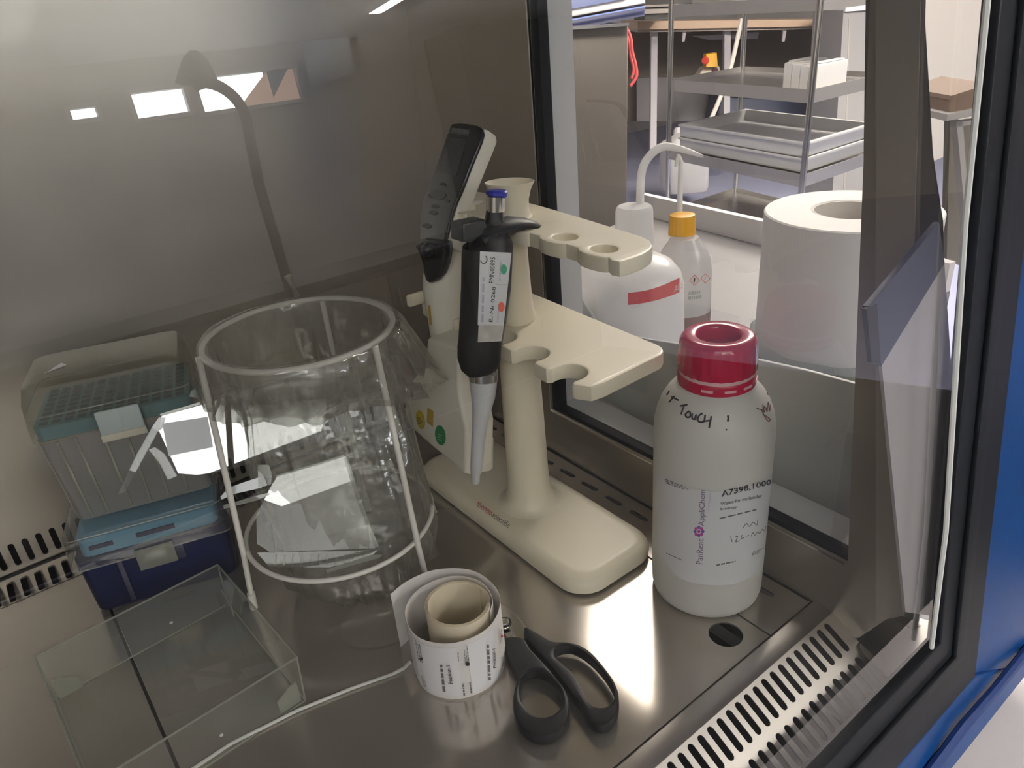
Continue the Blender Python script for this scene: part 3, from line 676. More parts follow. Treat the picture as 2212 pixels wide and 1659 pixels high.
bm = B(); slab(bm, [onf(*p, -0.0003) for p in c4([(570, 205), (718, 222), (706, 268), (556, 250)])], NF * 0.0003); obj('name_plate', bm, mat('plate_grey', (0.05, 0.05, 0.05), 0.3), fp)
bm = B(); text_on(bm, 'INTEGRA', c4([(575, 243), (702, 258), (710, 228), (584, 213)]), lambda p: onf(p[0], p[1], -0.0008)); obj('lettering', bm, M_print_grey, fp)
bm = B(); loft(bm, [(928, 991, 735), (927, 992, 740), (928, 991, 750), (931, 988, 753)], pYE, 0.95); obj('neck_ring', bm, M_black, ep, label='thin black ring at the waist')
bm = B(); loft(bm, [(934, 985, 750), (926, 997, 765), (926, 1006, 790), (934, 1008, 830), (945, 1004, 860)], pYE, 0.75, 2.4); obj('neck', bm, M_offwhite, ep, sharp=60)
XM = 0.283
def c5(L): return [(820 + 0.28029 * a, 600 + 0.28029 * b) for a, b in L]
man = c5([(362, 470), (352, 560), (340, 700), (322, 840), (300, 905), (212, 938), (190, 975), (188, 1080), (215, 1140), (430, 1330), (640, 1492), (668, 1515), (668, 1180), (640, 1060), (620, 960), (610, 880), (610, 700), (600, 560), (560, 520)])
bm = B(); slab(bm, [at_x(x, y, XM) for x, y in man], (0.030, 0.0, 0.0), bev=0.0035, seg=3); mo = obj('manifold', bm, M_offwhite, ep, sharp=50, label='wide white eight channel foot')
tp = c5([(655, 1170), (700, 1120), (815, 1150), (885, 1240), (880, 1470), (850, 1495), (690, 1520), (655, 1510)])
bm = B(); slab(bm, [at_y(x, y, 0.4935) for x, y in tp], (0, 0.085, 0.020), bev=0.002); obj('foot_block', bm, M_offwhite, ep, sharp=50)
tb = bvh(mo)
st = obj('sticker', disc(tb, 909, 906, 9.5, 21, rot=-0.18), M_yel_st, ep, label='yellow oval sticker')
bm = B(); bars(bm, lambda p: hit(tb, p[0], p[1], 0.0007), [(903, 914), (914, 918), (913, 902), (902, 898)], 3, 0.5, 8); obj('mark', bm, M_ink_soft, st)
bm = B(); slab(bm, [hit(tb, *p, 0.0004) for p in ((923, 912), (936, 922), (937, 888), (924, 880))], (-0.0001, 0, 0)); obj('sticker', bm, M_gold_st, ep, label='small gold square sticker')
st = obj('sticker', disc(tb, 952, 940, 11.5, 22, rot=-0.15), M_green_st, ep, label='green oval sticker')
bm = B(); bars(bm, lambda p: hit(tb, p[0], p[1], 0.0007), [(946, 949), (957, 954), (958, 938), (947, 933)], 3, 0.4, 9); obj('mark', bm, mat('pale_green', (0.35, 0.55, 0.4), 0.5), st)
tb = bvh(bd); bm = patch(tb, [(929, 702), (934, 702), (930, 659), (925, 659)], 3, 4, 0.0004); obj('sticker', bm, M_gold_st, ep, label='narrow gold sticker on the barrel')

# ------------------------------------------------------------------ reagent bottle
BC = V(0.3908, 0.2945, 0); KR, KZ = 0.950, 0.995
bt = thing('reagent_bottle', 'milky white plastic bottle with crimson screw cap and handwritten shoulder', 'bottle', tuple(BC))
bm = B(); lathe(bm, [(r * KR, z * KZ) for r, z in [(0.030, 0.0022), (0.036, 0.0008), (0.0415, 0.0006), (0.0440, 0.003), (0.0453, 0.008), (0.0456, 0.03), (0.0456, 0.148), (0.0450, 0.156), (0.0432, 0.1645), (0.0402, 0.1725), (0.0360, 0.1795), (0.0315, 0.1845), (0.0285, 0.187), (0.0262, 0.189), (0.0255, 0.192), (0.0255, 0.213), (0.020, 0.2135)]], BC, 56)
bb = obj('body', bm, M_hdpe, bt, sharp=60)
bm = B(); lathe(bm, [(r * KR, z * KZ) for r, z in [(0.0268, 0.1875), (0.0284, 0.1880), (0.0286, 0.1945), (0.0280, 0.1958), (0.0266, 0.1958), (0.0266, 0.1875)]], BC, 48); rg = obj('tamper_ring', bm, M_capred, bt, label='crimson tamper ring below the cap')
bm = B()
for a in (205, 238, 268, 300, 330): box(bm, (-0.004, -0.0004, -0.0009), (0.004, 0.0004, 0.0009)); \
    bmesh.ops.transform(bm, matrix=Matrix.Translation(Vector(BC + V(0.0285 * KR * math.cos(math.radians(a)), 0.0285 * KR * math.sin(math.radians(a)), 0.1918 * KZ))) @ Matrix.Rotation(math.radians(a + 90), 4, 'Z'), verts=bm.verts[-8:])
obj('ring_window', bm, mat('pale_pink', (0.8, 0.45, 0.5), 0.4), rg)
bm = B(); n = 96; R = []
prof = [(0.0262, 0.1985), (0.0283, 0.1988), (0.0287, 0.2005), (0.0285, 0.206), (0.0280, 0.214), (0.0276, 0.2185), (0.0266, 0.2215), (0.0246, 0.2236), (0.0215, 0.2240), (0.0172, 0.2238), (0.0160, 0.2232), (0.0152, 0.2215), (0.0149, 0.2165), (0.0146, 0.2140), (0.004, 0.2138)]
for i, (r, z) in enumerate([(r * KR, z * KZ) for r, z in prof]):
    R.append([BC + V((r + (0.00035 * math.cos(24 * a) if 1 <= i <= 5 else 0)) * math.cos(a), (r + (0.00035 * math.cos(24 * a) if 1 <= i <= 5 else 0)) * math.sin(a), z) for a in np.linspace(0, 2 * math.pi, n, endpoint=False)])
rings(bm, R); bmesh.ops.recalc_face_normals(bm, faces=bm.faces[:]); obj('cap', bm, M_capred, bt, sharp=60)
bm = B(); lathe(bm, [(r * KR, z * KZ) for r, z in [(0.0262, 0.1945), (0.0275, 0.1950), (0.0272, 0.1990), (0.0262, 0.1995)]], BC, 40); obj('neck_band', bm, mat('pink_band', (0.80, 0.50, 0.53), 0.4), bt, label='pale pink gap between cap and ring')
PH0 = math.atan2(-BC[1], -BC[0])
def bsurf(s, z, lift=0.0003): a = PH0 + s / 0.0456; r = 0.0456 * KR + lift; return BC + V(r * math.cos(a), r * math.sin(a), z)
bm = B(); g = {}
for i in range(41):
    for j in range(2):
        s = -0.050 + 0.112 * i / 40; g[i, j] = bm.verts.new(bsurf(s, (0.0365, 0.1215)[j] if s > -0.02 or j == 1 else 0.0365 + 0.010 * min(1, (-0.02 - s) / 0.03), 0.0002))
for i in range(40): bm.faces.new((g[i, 0], g[i + 1, 0], g[i + 1, 1], g[i, 1]))
bl_ = obj('label', bm, M_label, bt, label='white product label with black and violet print')
tb = bvh(bb); hf = lambda p: hit(tb, p[0], p[1], 0.0006)
bm = B(); text_on(bm, 'A7398,1000', [(1558, 1075), (1664, 1048), (1664, 1034), (1558, 1060)], hf, 0.02); obj('lettering', bm, M_ink, bl_)
bm = B(); text_on(bm, 'Water for molecular', [(1556, 1092), (1644, 1073), (1644, 1066), (1556, 1084)], hf, 0.015); obj('lettering', bm, M_ink_soft, bl_); bm = B(); text_on(bm, 'biology', [(1556, 1103), (1592, 1098), (1592, 1091), (1556, 1096)], hf, 0.015); obj('lettering', bm, M_ink_soft, bl_)
bm = B(); bars(bm, hf, [(1554, 1121), (1648, 1098), (1648, 1094), (1554, 1117)], 1, 0.7, 11); bars(bm, hf, [(1437, 1033), (1491, 1054), (1491, 1062), (1440, 1045)], 3, 0.5, 12); bars(bm, hf, [(1547, 1222), (1600, 1211), (1600, 1206), (1547, 1217)], 1, 0.6, 13); bars(bm, hf, [(1622, 1200), (1647, 1190), (1650, 1181), (1625, 1190)], 3, 0.5, 14)
bars(bm, hf, [(1440, 1195), (1476, 1211), (1476, 1209), (1440, 1193)], 1, 0.8, 15); obj('fine_print', bm, M_ink_soft, bl_, kind='stuff')
bm = B(); text_on(bm, 'AppliChem', [(1525, 1136), (1527, 1058), (1512, 1057), (1509, 1135)], hf, 0.0, 0.0); obj('lettering', bm, M_ink_violet, bl_); bm = B(); text_on(bm, 'PanReac', [(1518, 1218), (1520, 1163), (1506, 1162), (1504, 1217)], hf); obj('lettering', bm, M_ink_violet, bl_)
bm = B(); text_on(bm, 'ITW Reagents', [(1535, 1102), (1537, 1061), (1531, 1061), (1529, 1102)], hf); obj('lettering', bm, M_ink_lilac, bl_)
bm = B(); bm2 = B()
for k in range(8):
    a = k * math.pi / 4; cx, cy = 1510 + 8.5 * math.cos(a), 1147 + 8.5 * math.sin(a)
    tgt = bm if k % 2 else bm2
    vs = [hf((cx + 3.4 * math.cos(t), cy + 3.4 * math.sin(t))) for t in np.linspace(0, 2 * math.pi, 10, endpoint=False)]
    tgt.faces.new([tgt.verts.new(v) for v in vs])
vs = [hf((1510 + 3.4 * math.cos(t), 1147 + 3.4 * math.sin(t))) for t in np.linspace(0, 2 * math.pi, 10, endpoint=False)]; bm.faces.new([bm.verts.new(v) for v in vs])
obj('flower_mark', bm, mat('magenta_ink', (0.5, 0.05, 0.25), 0.5), bl_); obj('flower_mark', bm2, mat('indigo_ink', (0.10, 0.07, 0.38), 0.5), bl_)
def strokes(L, rad=0.0005):
    bm = B()
    for s in L:
        p = []
        for a in spline([(x, y, 0) for x, y in s], 5) if len(s) > 2 else [V(*s[0], 0) * (1 - t) + V(*s[1], 0) * t for t in np.linspace(0, 1, 6)]:
            h = hit(tb, a[0], a[1], 0.0002)
            if h is not None: p.append(h)
        if len(p) > 1: tube(bm, p, rad, 6)
    return bm
def c8(L): return [(1380 + 0.27125 * a, 660 + 0.27125 * b) for a, b in L]
W = [c8(s) for s in ([(262, 728), (318, 755)], [(285, 722), (242, 770)], [(225, 715), (245, 680)], [(330, 800), (388, 790)], [(362, 795), (338, 868)],
     [(395, 845), (372, 868), (385, 890), (410, 882), (408, 850), (393, 843)], [(428, 858), (425, 895), (442, 905), (458, 870), (452, 912)], [(508, 858), (478, 880), (472, 918), (500, 930), (522, 920)],
     [(530, 870), (520, 930)], [(578, 880), (560, 975)], [(528, 920), (572, 915)], [(708, 875), (712, 900), (706, 924)], [(692, 985), (700, 992)])]
obj('handwriting', strokes(W, 0.00062), M_ink, bt, label='black felt pen words TOUCH ! on the shoulder')
W = [c8(s) for s in ([(938, 820), (985, 830), (1000, 800)], [(975, 830), (1000, 880), (1030, 922), (1042, 905), (1010, 880), (985, 868)], [(985, 790), (995, 850), (1010, 812), (1018, 845), (1028, 770), (1040, 840), (1045, 790)], [(1018, 690), (1026, 712)])]
obj('handwriting', strokes(W, 0.0004), mat('brown_ink', (0.16, 0.08, 0.07), 0.6), bt, label='brownish felt pen scribble on the shoulder')
W = [[(1605, 1140), (1612, 1130), (1618, 1137), (1626, 1128), (1634, 1134), (1636, 1122)], [(1578, 1158), (1581, 1170)], [(1588, 1160), (1593, 1158), (1589, 1170), (1597, 1167)], [(1603, 1155), (1600, 1163), (1608, 1160)], [(1611, 1158), (1617, 1156)], [(1622, 1158), (1626, 1150), (1630, 1156), (1636, 1148), (1640, 1152), (1646, 1143), (1651, 1146), (1653, 1136)]]
obj('handwriting', strokes(W, 0.00032), M_ink_soft, bl_)

# ------------------------------------------------------------------ roll of printed labels
RC = V(0.1965, 0.362, 0); AR = unit((CM[0][0], CM[0][1], 0)); AF = unit((CM[2][0], CM[2][1], 0)); HR = 0.0535
roll = thing('label_roll', 'unwinding roll of white printed labels standing beside the scissors', 'label roll', tuple(RC))
def strip(path, h0, h1, th=0.00022):
    bm = B(); R = []; k = len(path)
    for i, p in enumerate(path):
        t = unit(path[min(i + 1, k - 1)] - path[max(i - 1, 0)]); nn = np.cross(t, (0, 0, 1))
        R.append([p + V(0, 0, h0), p + V(0, 0, h1), p + V(0, 0, h1) + nn * th, p + V(0, 0, h0) + nn * th])
    rings(bm, R); bmesh.ops.recalc_face_normals(bm, faces=bm.faces[:]); return bm
def pc(a, r, dx=0, dy=0): return RC + AR * (dx + r * math.cos(a)) + AF * (dy + r * math.sin(a))
tight = [pc(math.radians(t), 0.0208 + 0.0028 * (t - 40) / 1440) for t in range(40, 1480, 9)]
obj('coil', strip(tight, 0.0004, HR + 0.0025), M_backing, roll, label='tight inner coil of cream backing paper')
loop = [pc(math.radians(t), 0.0239 + 0.0007 * min(1, (t - 40) / 200.0)) for t in range(40, 330, 10)]
seg = [pc(math.radians(t), r, -0.0030, -0.002) for t, r in ((340, 0.0275), (20, 0.0300), (60, 0.0315), (90, 0.0325))]
ctl = [pc(math.radians(-20), 0.0246), pc(math.radians(15), 0.0268, -0.001, 0), pc(math.radians(55), 0.0300, -0.002, 0), pc(math.radians(95), 0.0325, -0.003, -0.001), pc(math.radians(140), 0.0338, -0.003, -0.002), pc(math.radians(180), 0.0345, -0.003, -0.003), pc(math.radians(225), 0.0340, -0.003, -0.0035), pc(math.radians(270), 0.0325, -0.003, -0.003), pc(math.radians(315), 0.0318, -0.002, -0.002), pc(math.radians(355), 0.0315, -0.001, 0), pc(math.radians(390), 0.0330, -0.002, 0.002), pc(math.radians(430), 0.0360, -0.003, 0.003), pc(math.radians(470), 0.0392, -0.004, 0.003), pc(math.radians(500), 0.0430, -0.005, 0.002), pc(math.radians(522), 0.0475, -0.005, 0.001)]
outer = spline(ctl, 8)
oc = obj('paper_strip', strip(outer, 0.0, HR), M_paper, roll, label='loose outer turn of white paper carrying printed labels')
lay = spline(ctl[4:10], 8); nn_ = V(0, 0, 0)
def strip_q(a, b, h0, h1, lift): return strip([p + unit(p - RC) * lift for p in lay[a:b]], h0, h1, 0.0001)
for i, (a, b) in enumerate(((7, 13), (14, 26), (27, 38))):
    obj('label', strip_q(a, b, 0.003, HR - 0.004, 0.0005), mat('label_white', (0.80, 0.79, 0.82), 0.45), roll)
tb = bvh(oc); hf = lambda p: hit(tb, p[0], p[1], 0.0011)
def c2(L): return [(800 + 0.27125 * a, 1200 + 0.27125 * b) for a, b in L]
bm = B()
text_on(bm, 'Position-1', c2([(660, 1010), (635, 865), (605, 870), (625, 1015)]), hf, 0.01); obj('lettering', bm, M_ink, roll); bm = B(); text_on(bm, 'Position-1', c2([(995, 890), (985, 735), (962, 740), (970, 892)]), hf, 0.01)
obj('lettering', bm, M_ink, roll)
bm = B()
bars(bm, hf, c2([(605, 1075), (570, 790), (545, 790), (575, 1075)]), 1, 0.7, 21); bars(bm, hf, c2([(955, 985), (940, 700), (912, 700), (930, 985)]), 1, 0.7, 22); bars(bm, hf, c2([(790, 870), (770, 705), (735, 740), (745, 860)]), 3, 0.4, 23); bars(bm, hf, c2([(705, 830), (700, 750), (688, 755), (695, 835)]), 1, 0.6, 24); bars(bm, hf, c2([(755, 1105), (740, 985), (722, 990), (735, 1110)]), 1, 0.6, 25); bars(bm, hf, c2([(810, 1085), (795, 990), (778, 995), (790, 1090)]), 1, 0.6, 26); bars(bm, hf, c2([(425, 850), (400, 670), (360, 660), (385, 820)]), 3, 0.4, 27); bars(bm, hf, c2([(455, 1045), (430, 930), (400, 900), (425, 1030)]), 3, 0.4, 28); bars(bm, hf, c2([(1040, 700), (1035, 560), (1010, 590), (1015, 690)]), 2, 0.4, 29); bars(bm, hf, c2([(1060, 870), (1055, 780), (1025, 810), (1035, 880)]), 3, 0.4, 30)
obj('fine_print', bm, M_ink_soft, roll, kind='stuff')
bm = B(); tbi = None
obj('spot', disc(tb, *c2([(413, 815)])[0], 3.4, 3.4, 0.0012), M_ink, roll); obj('spot', disc(tb, *c2([(770, 855)])[0], 4.4, 4.4, 0.0012), M_ink, roll); obj('spot', disc(tb, *c2([(1036, 640)])[0], 2.4, 3.4, 0.0012), M_red_ink, roll)

# ------------------------------------------------------------------ scissors
sc = thing('scissors', 'closed scissors with black plastic loops lying beside the label roll', 'scissors', tuple(at_z(1170, 1450, 0)))
def zline(L, z): return [at_z(x, y, z) for x, y in c2(L)]
def smooth_loop(L, z): return [V(p[0], p[1], z) for p in spline([at_z(x, y, z) for x, y in c2(L)], 4, closed=True)]
lo = [(1085, 645), (1215, 650), (1270, 730), (1340, 805), (1410, 880), (1480, 965), (1545, 1050), (1583, 1150), (1578, 1270), (1530, 1370), (1440, 1430), (1330, 1435), (1225, 1385), (1155, 1290), (1133, 1160), (1150, 1040), (1175, 960), (1135, 870), (1083, 775), (1075, 700)]
li = [(1225, 950), (1295, 915), (1380, 928), (1450, 985), (1508, 1065), (1520, 1160), (1490, 1230), (1420, 1272), (1330, 1275), (1262, 1238), (1205, 1160), (1190, 1060), (1200, 985)]
bm = B(); slab(bm, smooth_loop(lo, 0.0125), (0, 0, -0.010), [smooth_loop(li, 0.0125)], bev=0.0022); obj('handle', bm, M_black, sc, label='smaller round finger loop')
lo = [(1236, 560), (1340, 615), (1450, 675), (1580, 683), (1700, 733), (1800, 815), (1890, 915), (1950, 1010), (1978, 1110), (1970, 1230), (1925, 1310), (1860, 1350), (1780, 1335), (1715, 1270), (1660, 1170), (1600, 1095), (1560, 1040), (1480, 930), (1400, 830), (1310, 740), (1230, 640), (1222, 590)]
li = [(1478, 745), (1550, 718), (1640, 727), (1740, 790), (1830, 890), (1900, 990), (1942, 1080), (1930, 1150), (1880, 1195), (1805, 1200), (1742, 1165), (1690, 1070), (1615, 935), (1525, 850), (1472, 800)]
bm = B(); slab(bm, smooth_loop(lo, 0.0125), (0, 0, -0.010), [smooth_loop(li, 0.0125)], bev=0.0022); obj('handle', bm, M_black, sc, label='longer oval finger loop')
bq = [(1130, 640), (1260, 640), (1180, 470), (1030, 330), (800, 170), (940, 320)]
bm = B(); slab(bm, zline([(1110, 690), (1240, 680), (1170, 540), (1090, 440), (700, 150), (980, 480)], 0.0058), (0, 0, -0.0022), bev=0.0004); obj('blade', bm, M_steel, sc)
bm = B(); slab(bm, zline([(1180, 690), (1290, 640), (1190, 500), (1070, 400), (660, 130), (1000, 420)], 0.0082), (0, 0, -0.0022), bev=0.0004); obj('blade', bm, M_steel, sc)
pv = at_z(1090, 1345, 0.0083); bm = B(); lathe(bm, [(0.0040, -0.007), (0.0042, 0.0006), (0.0036, 0.0016), (0.001, 0.0019)], pv, 18); pvt = obj('pivot_screw', bm, M_steel, sc)
bm = B(); lathe(bm, [(0.0055, 0.0001), (0.0055, 0.0004), (0.0044, 0.0004), (0.0044, 0.0001)], pv, 18); obj('pivot_ring', bm, M_gask, pvt)

# ------------------------------------------------------------------ wire bag stand and its clear bag
KC = V(0.1805, 0.516, 0); ZT, RT, ZB, RB = 0.2285, 0.0700, 0.055, 0.0785
def circ(c, r, z, n=56, a0=0): return [V(c[0] + r * math.cos(a), c[1] + r * math.sin(a), z) for a in np.linspace(a0, a0 + 2 * math.pi, n, endpoint=False)]
bs = thing('bag_stand', 'white coated wire stand of two rings and three legs holding the clear bag', 'bag stand', tuple(KC))
bm = B(); tube(bm, circ(KC, RT, ZT), 0.0022, 10, True); obj('ring', bm, M_wire, bs)
bm = B(); tube(bm, circ(KC, RB, ZB, 72), 0.0020, 10, True); obj('ring', bm, M_wire, bs)
for a in (172, 292, 52):
    d = V(math.cos(math.radians(a)), math.sin(math.radians(a)), 0)
    bm = B(); tube(bm, [KC + d * (RT + 0.0030) + V(0, 0, ZT), KC + d * (RB + 0.0035) + V(0, 0, ZB), KC + d * 0.0855 + V(0, 0, 0.0135)], 0.0024, 10); lg = obj('leg', bm, M_wire, bs)
    bm = B(); tube(bm, [KC + d * 0.0853 + V(0, 0, 0.016), KC + d * 0.0862 + V(0, 0, 0.0002)], 0.0034, 10); obj('foot_cap', bm, M_wire, lg)
# clear case plane (needed for the bag, which is pushed back by it)
LN = unit(V(-1.32, -2.0, RZ1 - 0.04) - V(0.14, 0.53, 0.11)); dv = -unit(ray(540, 910)); CN = unit(dv + LN)
CP = at_z(690, 1205, 0.050)
def onc(x, y, o=0.0): return at_p(x, y, CP + CN * o, CN)
bag = thing('waste_bag', 'crumpled clear plastic bag hung in the wire stand with its rim folded over the ring', 'bag', tuple(KC))
rnd = random.Random(3)
def tri(x): return 2 / math.pi * math.asin(math.sin(x))
def wr(a, z, ph): return 0.0014 * tri(8 * a + 6 * math.sin(14 * z) + ph) + 0.0011 * tri(19 * a - 9 * math.sin(22 * z) + 2 * ph) + 0.0008 * math.sin(31 * a + 25 * z) + 0.0006 * tri(90 * z + 3 * a)
def bag_ring(r, z, ph, amp, n=96, dx=0, dy=0):
    R = []
    for a in np.linspace(0, 2 * math.pi, n, endpoint=False):
        q = r + amp * wr(a, z, ph); p = KC + V(q * math.cos(a) + dx, q * math.sin(a) + dy, z + amp * 0.4 * math.sin(5 * a + ph) * 0.001)
        if amp > 0.4 and z < 0.2:
            e = (p - CP) @ CN
            if e > -0.006 and z < 0.19: p = p - CN * (e + 0.006) * np.array([1, 1, 0])
        R.append(p)
    return R
prof = [(0.0655, 0.2285, 0.2, 0, 0), (0.0640, 0.222, 0.8, 0, 0), (0.0635, 0.212, 1.3, 0.0005, 0), (0.0630, 0.20, 1.6, 0.001, 0), (0.0632, 0.185, 1.9, 0.001, 0), (0.0645, 0.16, 2.0, 0.003, 0.0), (0.0655, 0.12, 2.6, 0.005, 0), (0.066, 0.08, 3.0, 0.008, -0.002), (0.067, 0.04, 3.2, 0.010, -0.004), (0.064, 0.015, 3.0, 0.010, -0.006), (0.052, 0.003, 2.0, 0.008, -0.004), (0.02, 0.0015, 0.5, 0.006, 0)]
bm = B(); rings(bm, [bag_ring(r, z, 0.7, am, dx=dx, dy=dy) for r, z, am, dx, dy in prof], cap=False); obj('bag_body', bm, M_film, bag, sharp=180)
prof = [(0.0655, 0.2283, 0.2), (0.0685, 0.2318, 0.25), (0.0722, 0.2318, 0.3), (0.0745, 0.2285, 0.5), (0.0760, 0.218, 1.1), (0.0775, 0.205, 1.8), (0.0795, 0.192, 2.6), (0.0800, 0.182, 3.2)]
bm = B(); R = [bag_ring(r, z, 2.1, am) for r, z, am in prof]
for k, ring in enumerate(R):           # the fold hangs lower and stands off on the right
    for i, p in enumerate(ring):
        a = 2 * math.pi * i / 96; f = max(0, math.cos(a - math.radians(-25))) ** 3 * max(0, k - 2) / 4
        ring[i] = p + V(0.020 * math.cos(a) * f, 0.020 * math.sin(a) * f, -0.020 * f)
rings(bm, R, cap=False); obj('folded_rim', bm, M_film, bag, sharp=180)
bm = B(); tube(bm, [at_y(x, y, 0.585) for x, y in ((622, 596), (628, 612), (634, 625), (645, 642))], [0.0035, 0.0018, 0.0026, 0.0030], 8); obj('twisted_corner', bm, M_film, bag)

# ------------------------------------------------------------------ clear hinged case leaning inside the wire stand
cs = thing('clear_case', 'clear hinged plastic case with bright white glare leaning between tip boxes and bag', 'plastic case', tuple(onc(620, 1100)))
def slabc(name, L, th, m=M_case, o=0.0, parent=None, bev=0.0, label=None):
    bm = B(); slab(bm, [onc(x, y, o) for x, y in L], -CN * th, bev=bev); return obj(name, bm, m, parent or cs, label=label)
def c7(L): return [(200 + 0.29837 * a, 760 + 0.29837 * b) for a, b in L]
def face(name, L, o=0.0, m=M_case, label=None, parent=None):
    bm = B(); bm.faces.new([bm.verts.new(onc(x, y, o)) for x, y in L]); return obj(name, bm, m, parent or cs, label=label)
up = face('lid_face', c7([(500, 465), (1610, 155), (1700, 380), (1640, 650), (1250, 770), (980, 858), (760, 890), (620, 880), (480, 570)]), label='flat lid face shining white')
lw = face('tray_face', c7([(1335, 905), (1830, 755), (1930, 1090), (2080, 1420), (1285, 1450), (1190, 1390), (1185, 1180), (1300, 960)]), label='flat tray face shining pale grey')
slabc('lid_edge', c7([(485, 450), (1585, 122), (1588, 138), (495, 466)]), 0.002, M_edge)
slabc('lid_edge', c7([(1600, 140), (1626, 138), (1680, 260), (1815, 595), (1690, 640), (1800, 570), (1665, 270)]), 0.004, M_edge)
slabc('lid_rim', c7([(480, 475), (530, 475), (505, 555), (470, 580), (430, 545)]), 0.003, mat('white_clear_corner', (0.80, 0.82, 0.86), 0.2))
slabc('lid_rim', c7([(430, 545), (470, 580), (380, 740), (235, 1010), (175, 1045), (320, 740)]), 0.003, clear('soft_clear_rim', (0.9, 0.91, 0.91), 0.16, hcol=(0.6, 0.61, 0.6), gain=0.8))
slabc('lid_rim', c7([(405, 710), (450, 690), (520, 740), (610, 900), (545, 925), (480, 800)]), 0.003, MATS['soft_clear_rim'])
slabc('hinge', c7([(925, 1050), (985, 985), (1080, 950), (1285, 882), (1300, 905), (1220, 985), (1020, 1030), (935, 1070)]), 0.0015, mat('clear_hinge_edge', (0.72, 0.75, 0.78), 0.15))
slabc('hinge', c7([(945, 1110), (1060, 1080), (1170, 1045), (1275, 1020), (1280, 1035), (1190, 1075), (950, 1138)]), 0.0015, M_edge)
slabc('hinge', c7([(1195, 815), (1275, 820), (1300, 890), (1290, 960), (1200, 985)]), 0.002, M_edge)
slabc('tray_edge', c7([(1330, 895), (1650, 800), (1815, 745), (1825, 760), (1650, 815), (1335, 905)]), 0.002, M_edge)
slabc('tray_edge', c7([(1815, 760), (1845, 760), (1950, 1090), (2080, 1430), (2050, 1430), (1905, 1060)]), 0.003, M_edge)
slabc('tray_edge', c7([(1690, 1580), (2010, 1470), (2100, 1470), (2080, 1490), (1700, 1600)]), 0.002, M_edge)
slabc('tray_base', c7([(1190, 1455), (2060, 1440), (2020, 1475), (1720, 1560), (1280, 1560)]), 0.003, M_case)
for k in range(11):
    x = 1330 + k * 62; bm = B(); tube(bm, [onc(*c7([(x, 1465)])[0], -0.002), onc(*c7([(x - 8, 1545)])[0], -0.002)], 0.0008, 6); obj('rib', bm, M_edge, cs)
slabc('sticker', c7([(505, 520), (830, 470), (870, 690), (550, 755)]), 0.0002, mat('faint_label', (0.90, 0.92, 0.96), 0.4, translucent=0.2), o=0.0006, label='faint printed sticker on the lid')

# ------------------------------------------------------------------ pipette tip boxes
TB = math.radians(-16); TX = V(math.cos(TB), math.sin(TB), 0); TY = V(-math.sin(TB), math.cos(TB), 0)
def tbox(c, zs, m, name, parent, rr=0.008, shell=0.0, bev=0.0, top=True, label=None, inset=None):
    """box of rounded-rectangle sections zs = [(z, half width, half depth)] around c in tip-box axes"""
    bm = B(); R = []
    for z, a, b in zs: R.append([c + TX * x + TY * y + V(0, 0, z) for x, y in rrect(-a, -b, a, b, min(rr, a * 0.9, b * 0.9), 5)])
    rings(bm, R, cap=False)
    if top: bm.faces.new([v for v in bm.verts[-len(R[0]):]])
    bmesh.ops.recalc_face_normals(bm, faces=bm.faces[:]); return obj(name, bm, m, parent, sharp=50, label=label)
def tquad(bm, c, x0, x1, y0, y1, z0, z1, bev=0.0):
    tmp = B(); box(tmp, (x0, y0, z0), (x1, y1, z1), bev=bev); bmesh.ops.transform(tmp, matrix=Matrix.Translation(Vector(c)) @ Matrix.Rotation(TB, 4, 'Z'), verts=tmp.verts[:]); merge(bm, tmp)
LC = V(0.0570, 0.636, 0)
lowb = thing('tip_box', 'navy pipette tip box with clear lid, underneath the frosted tip box', 'tip box', tuple(LC))
tbox(LC, [(0.0006, 0.056, 0.038), (0.003, 0.0575, 0.0395), (0.056, 0.0595, 0.0415)], M_navy, 'base', lowb)
bm = B(); tquad(bm, LC, -0.030, -0.026, -0.0425, -0.041, 0.006, 0.050, 0.0005); obj('base_rib', bm, mat('navy_rib', (0.03, 0.032, 0.06), 0.35), lowb); bm = B(); tquad(bm, LC, 0.000, 0.022, -0.0428, -0.041, 0.034, 0.048, 0.0006); obj('base_rib', bm, mat('navy_rib', (0.03, 0.032, 0.06), 0.35), lowb)
tbox(LC, [(0.0565, 0.054, 0.037), (0.073, 0.054, 0.037), (0.0735, 0.053, 0.036)], M_tealblue, 'tip_tray', lowb, label='light blue tip tray inside the clear lid')
bm = B(); tquad(bm, LC, -0.046, -0.028, -0.0376, -0.0368, 0.0625, 0.0665); tquad(bm, LC, -0.010, 0.02, -0.0376, -0.0368, 0.0625, 0.067); obj('tray_window', bm, M_navy, lowb)
tbox(LC, [(0.0500, 0.0635, 0.0455), (0.058, 0.0632, 0.0452), (0.0785, 0.0615, 0.0435), (0.0820, 0.0600, 0.0420), (0.0828, 0.0560, 0.0380)], M_clearlid, 'lid', lowb)
bm = B(); tquad(bm, LC, -0.014, 0.016, -0.0475, -0.0462, 0.036, 0.0565, 0.0006); obj('latch', bm, M_edge, lowb)
bm = B(); R = [[LC + TX * x + TY * y + V(0, 0, z) for x, y in rrect(-a, -b, a, b, 0.008, 5)] for z, a, b in ((0.0785, 0.0616, 0.0436), (0.0795, 0.0616, 0.0436))]; rings(bm, R, cap=False)
R = [[LC + TX * x + TY * y + V(0, 0, z) for x, y in rrect(-a, -b, a, b, 0.008, 5)] for z, a, b in ((0.0498, 0.0638, 0.0458), (0.0512, 0.0638, 0.0458))]; rings(bm, R, cap=False); obj('lid_rim', bm, M_edge, lowb)
UC = V(0.0630, 0.644, 0.0832)
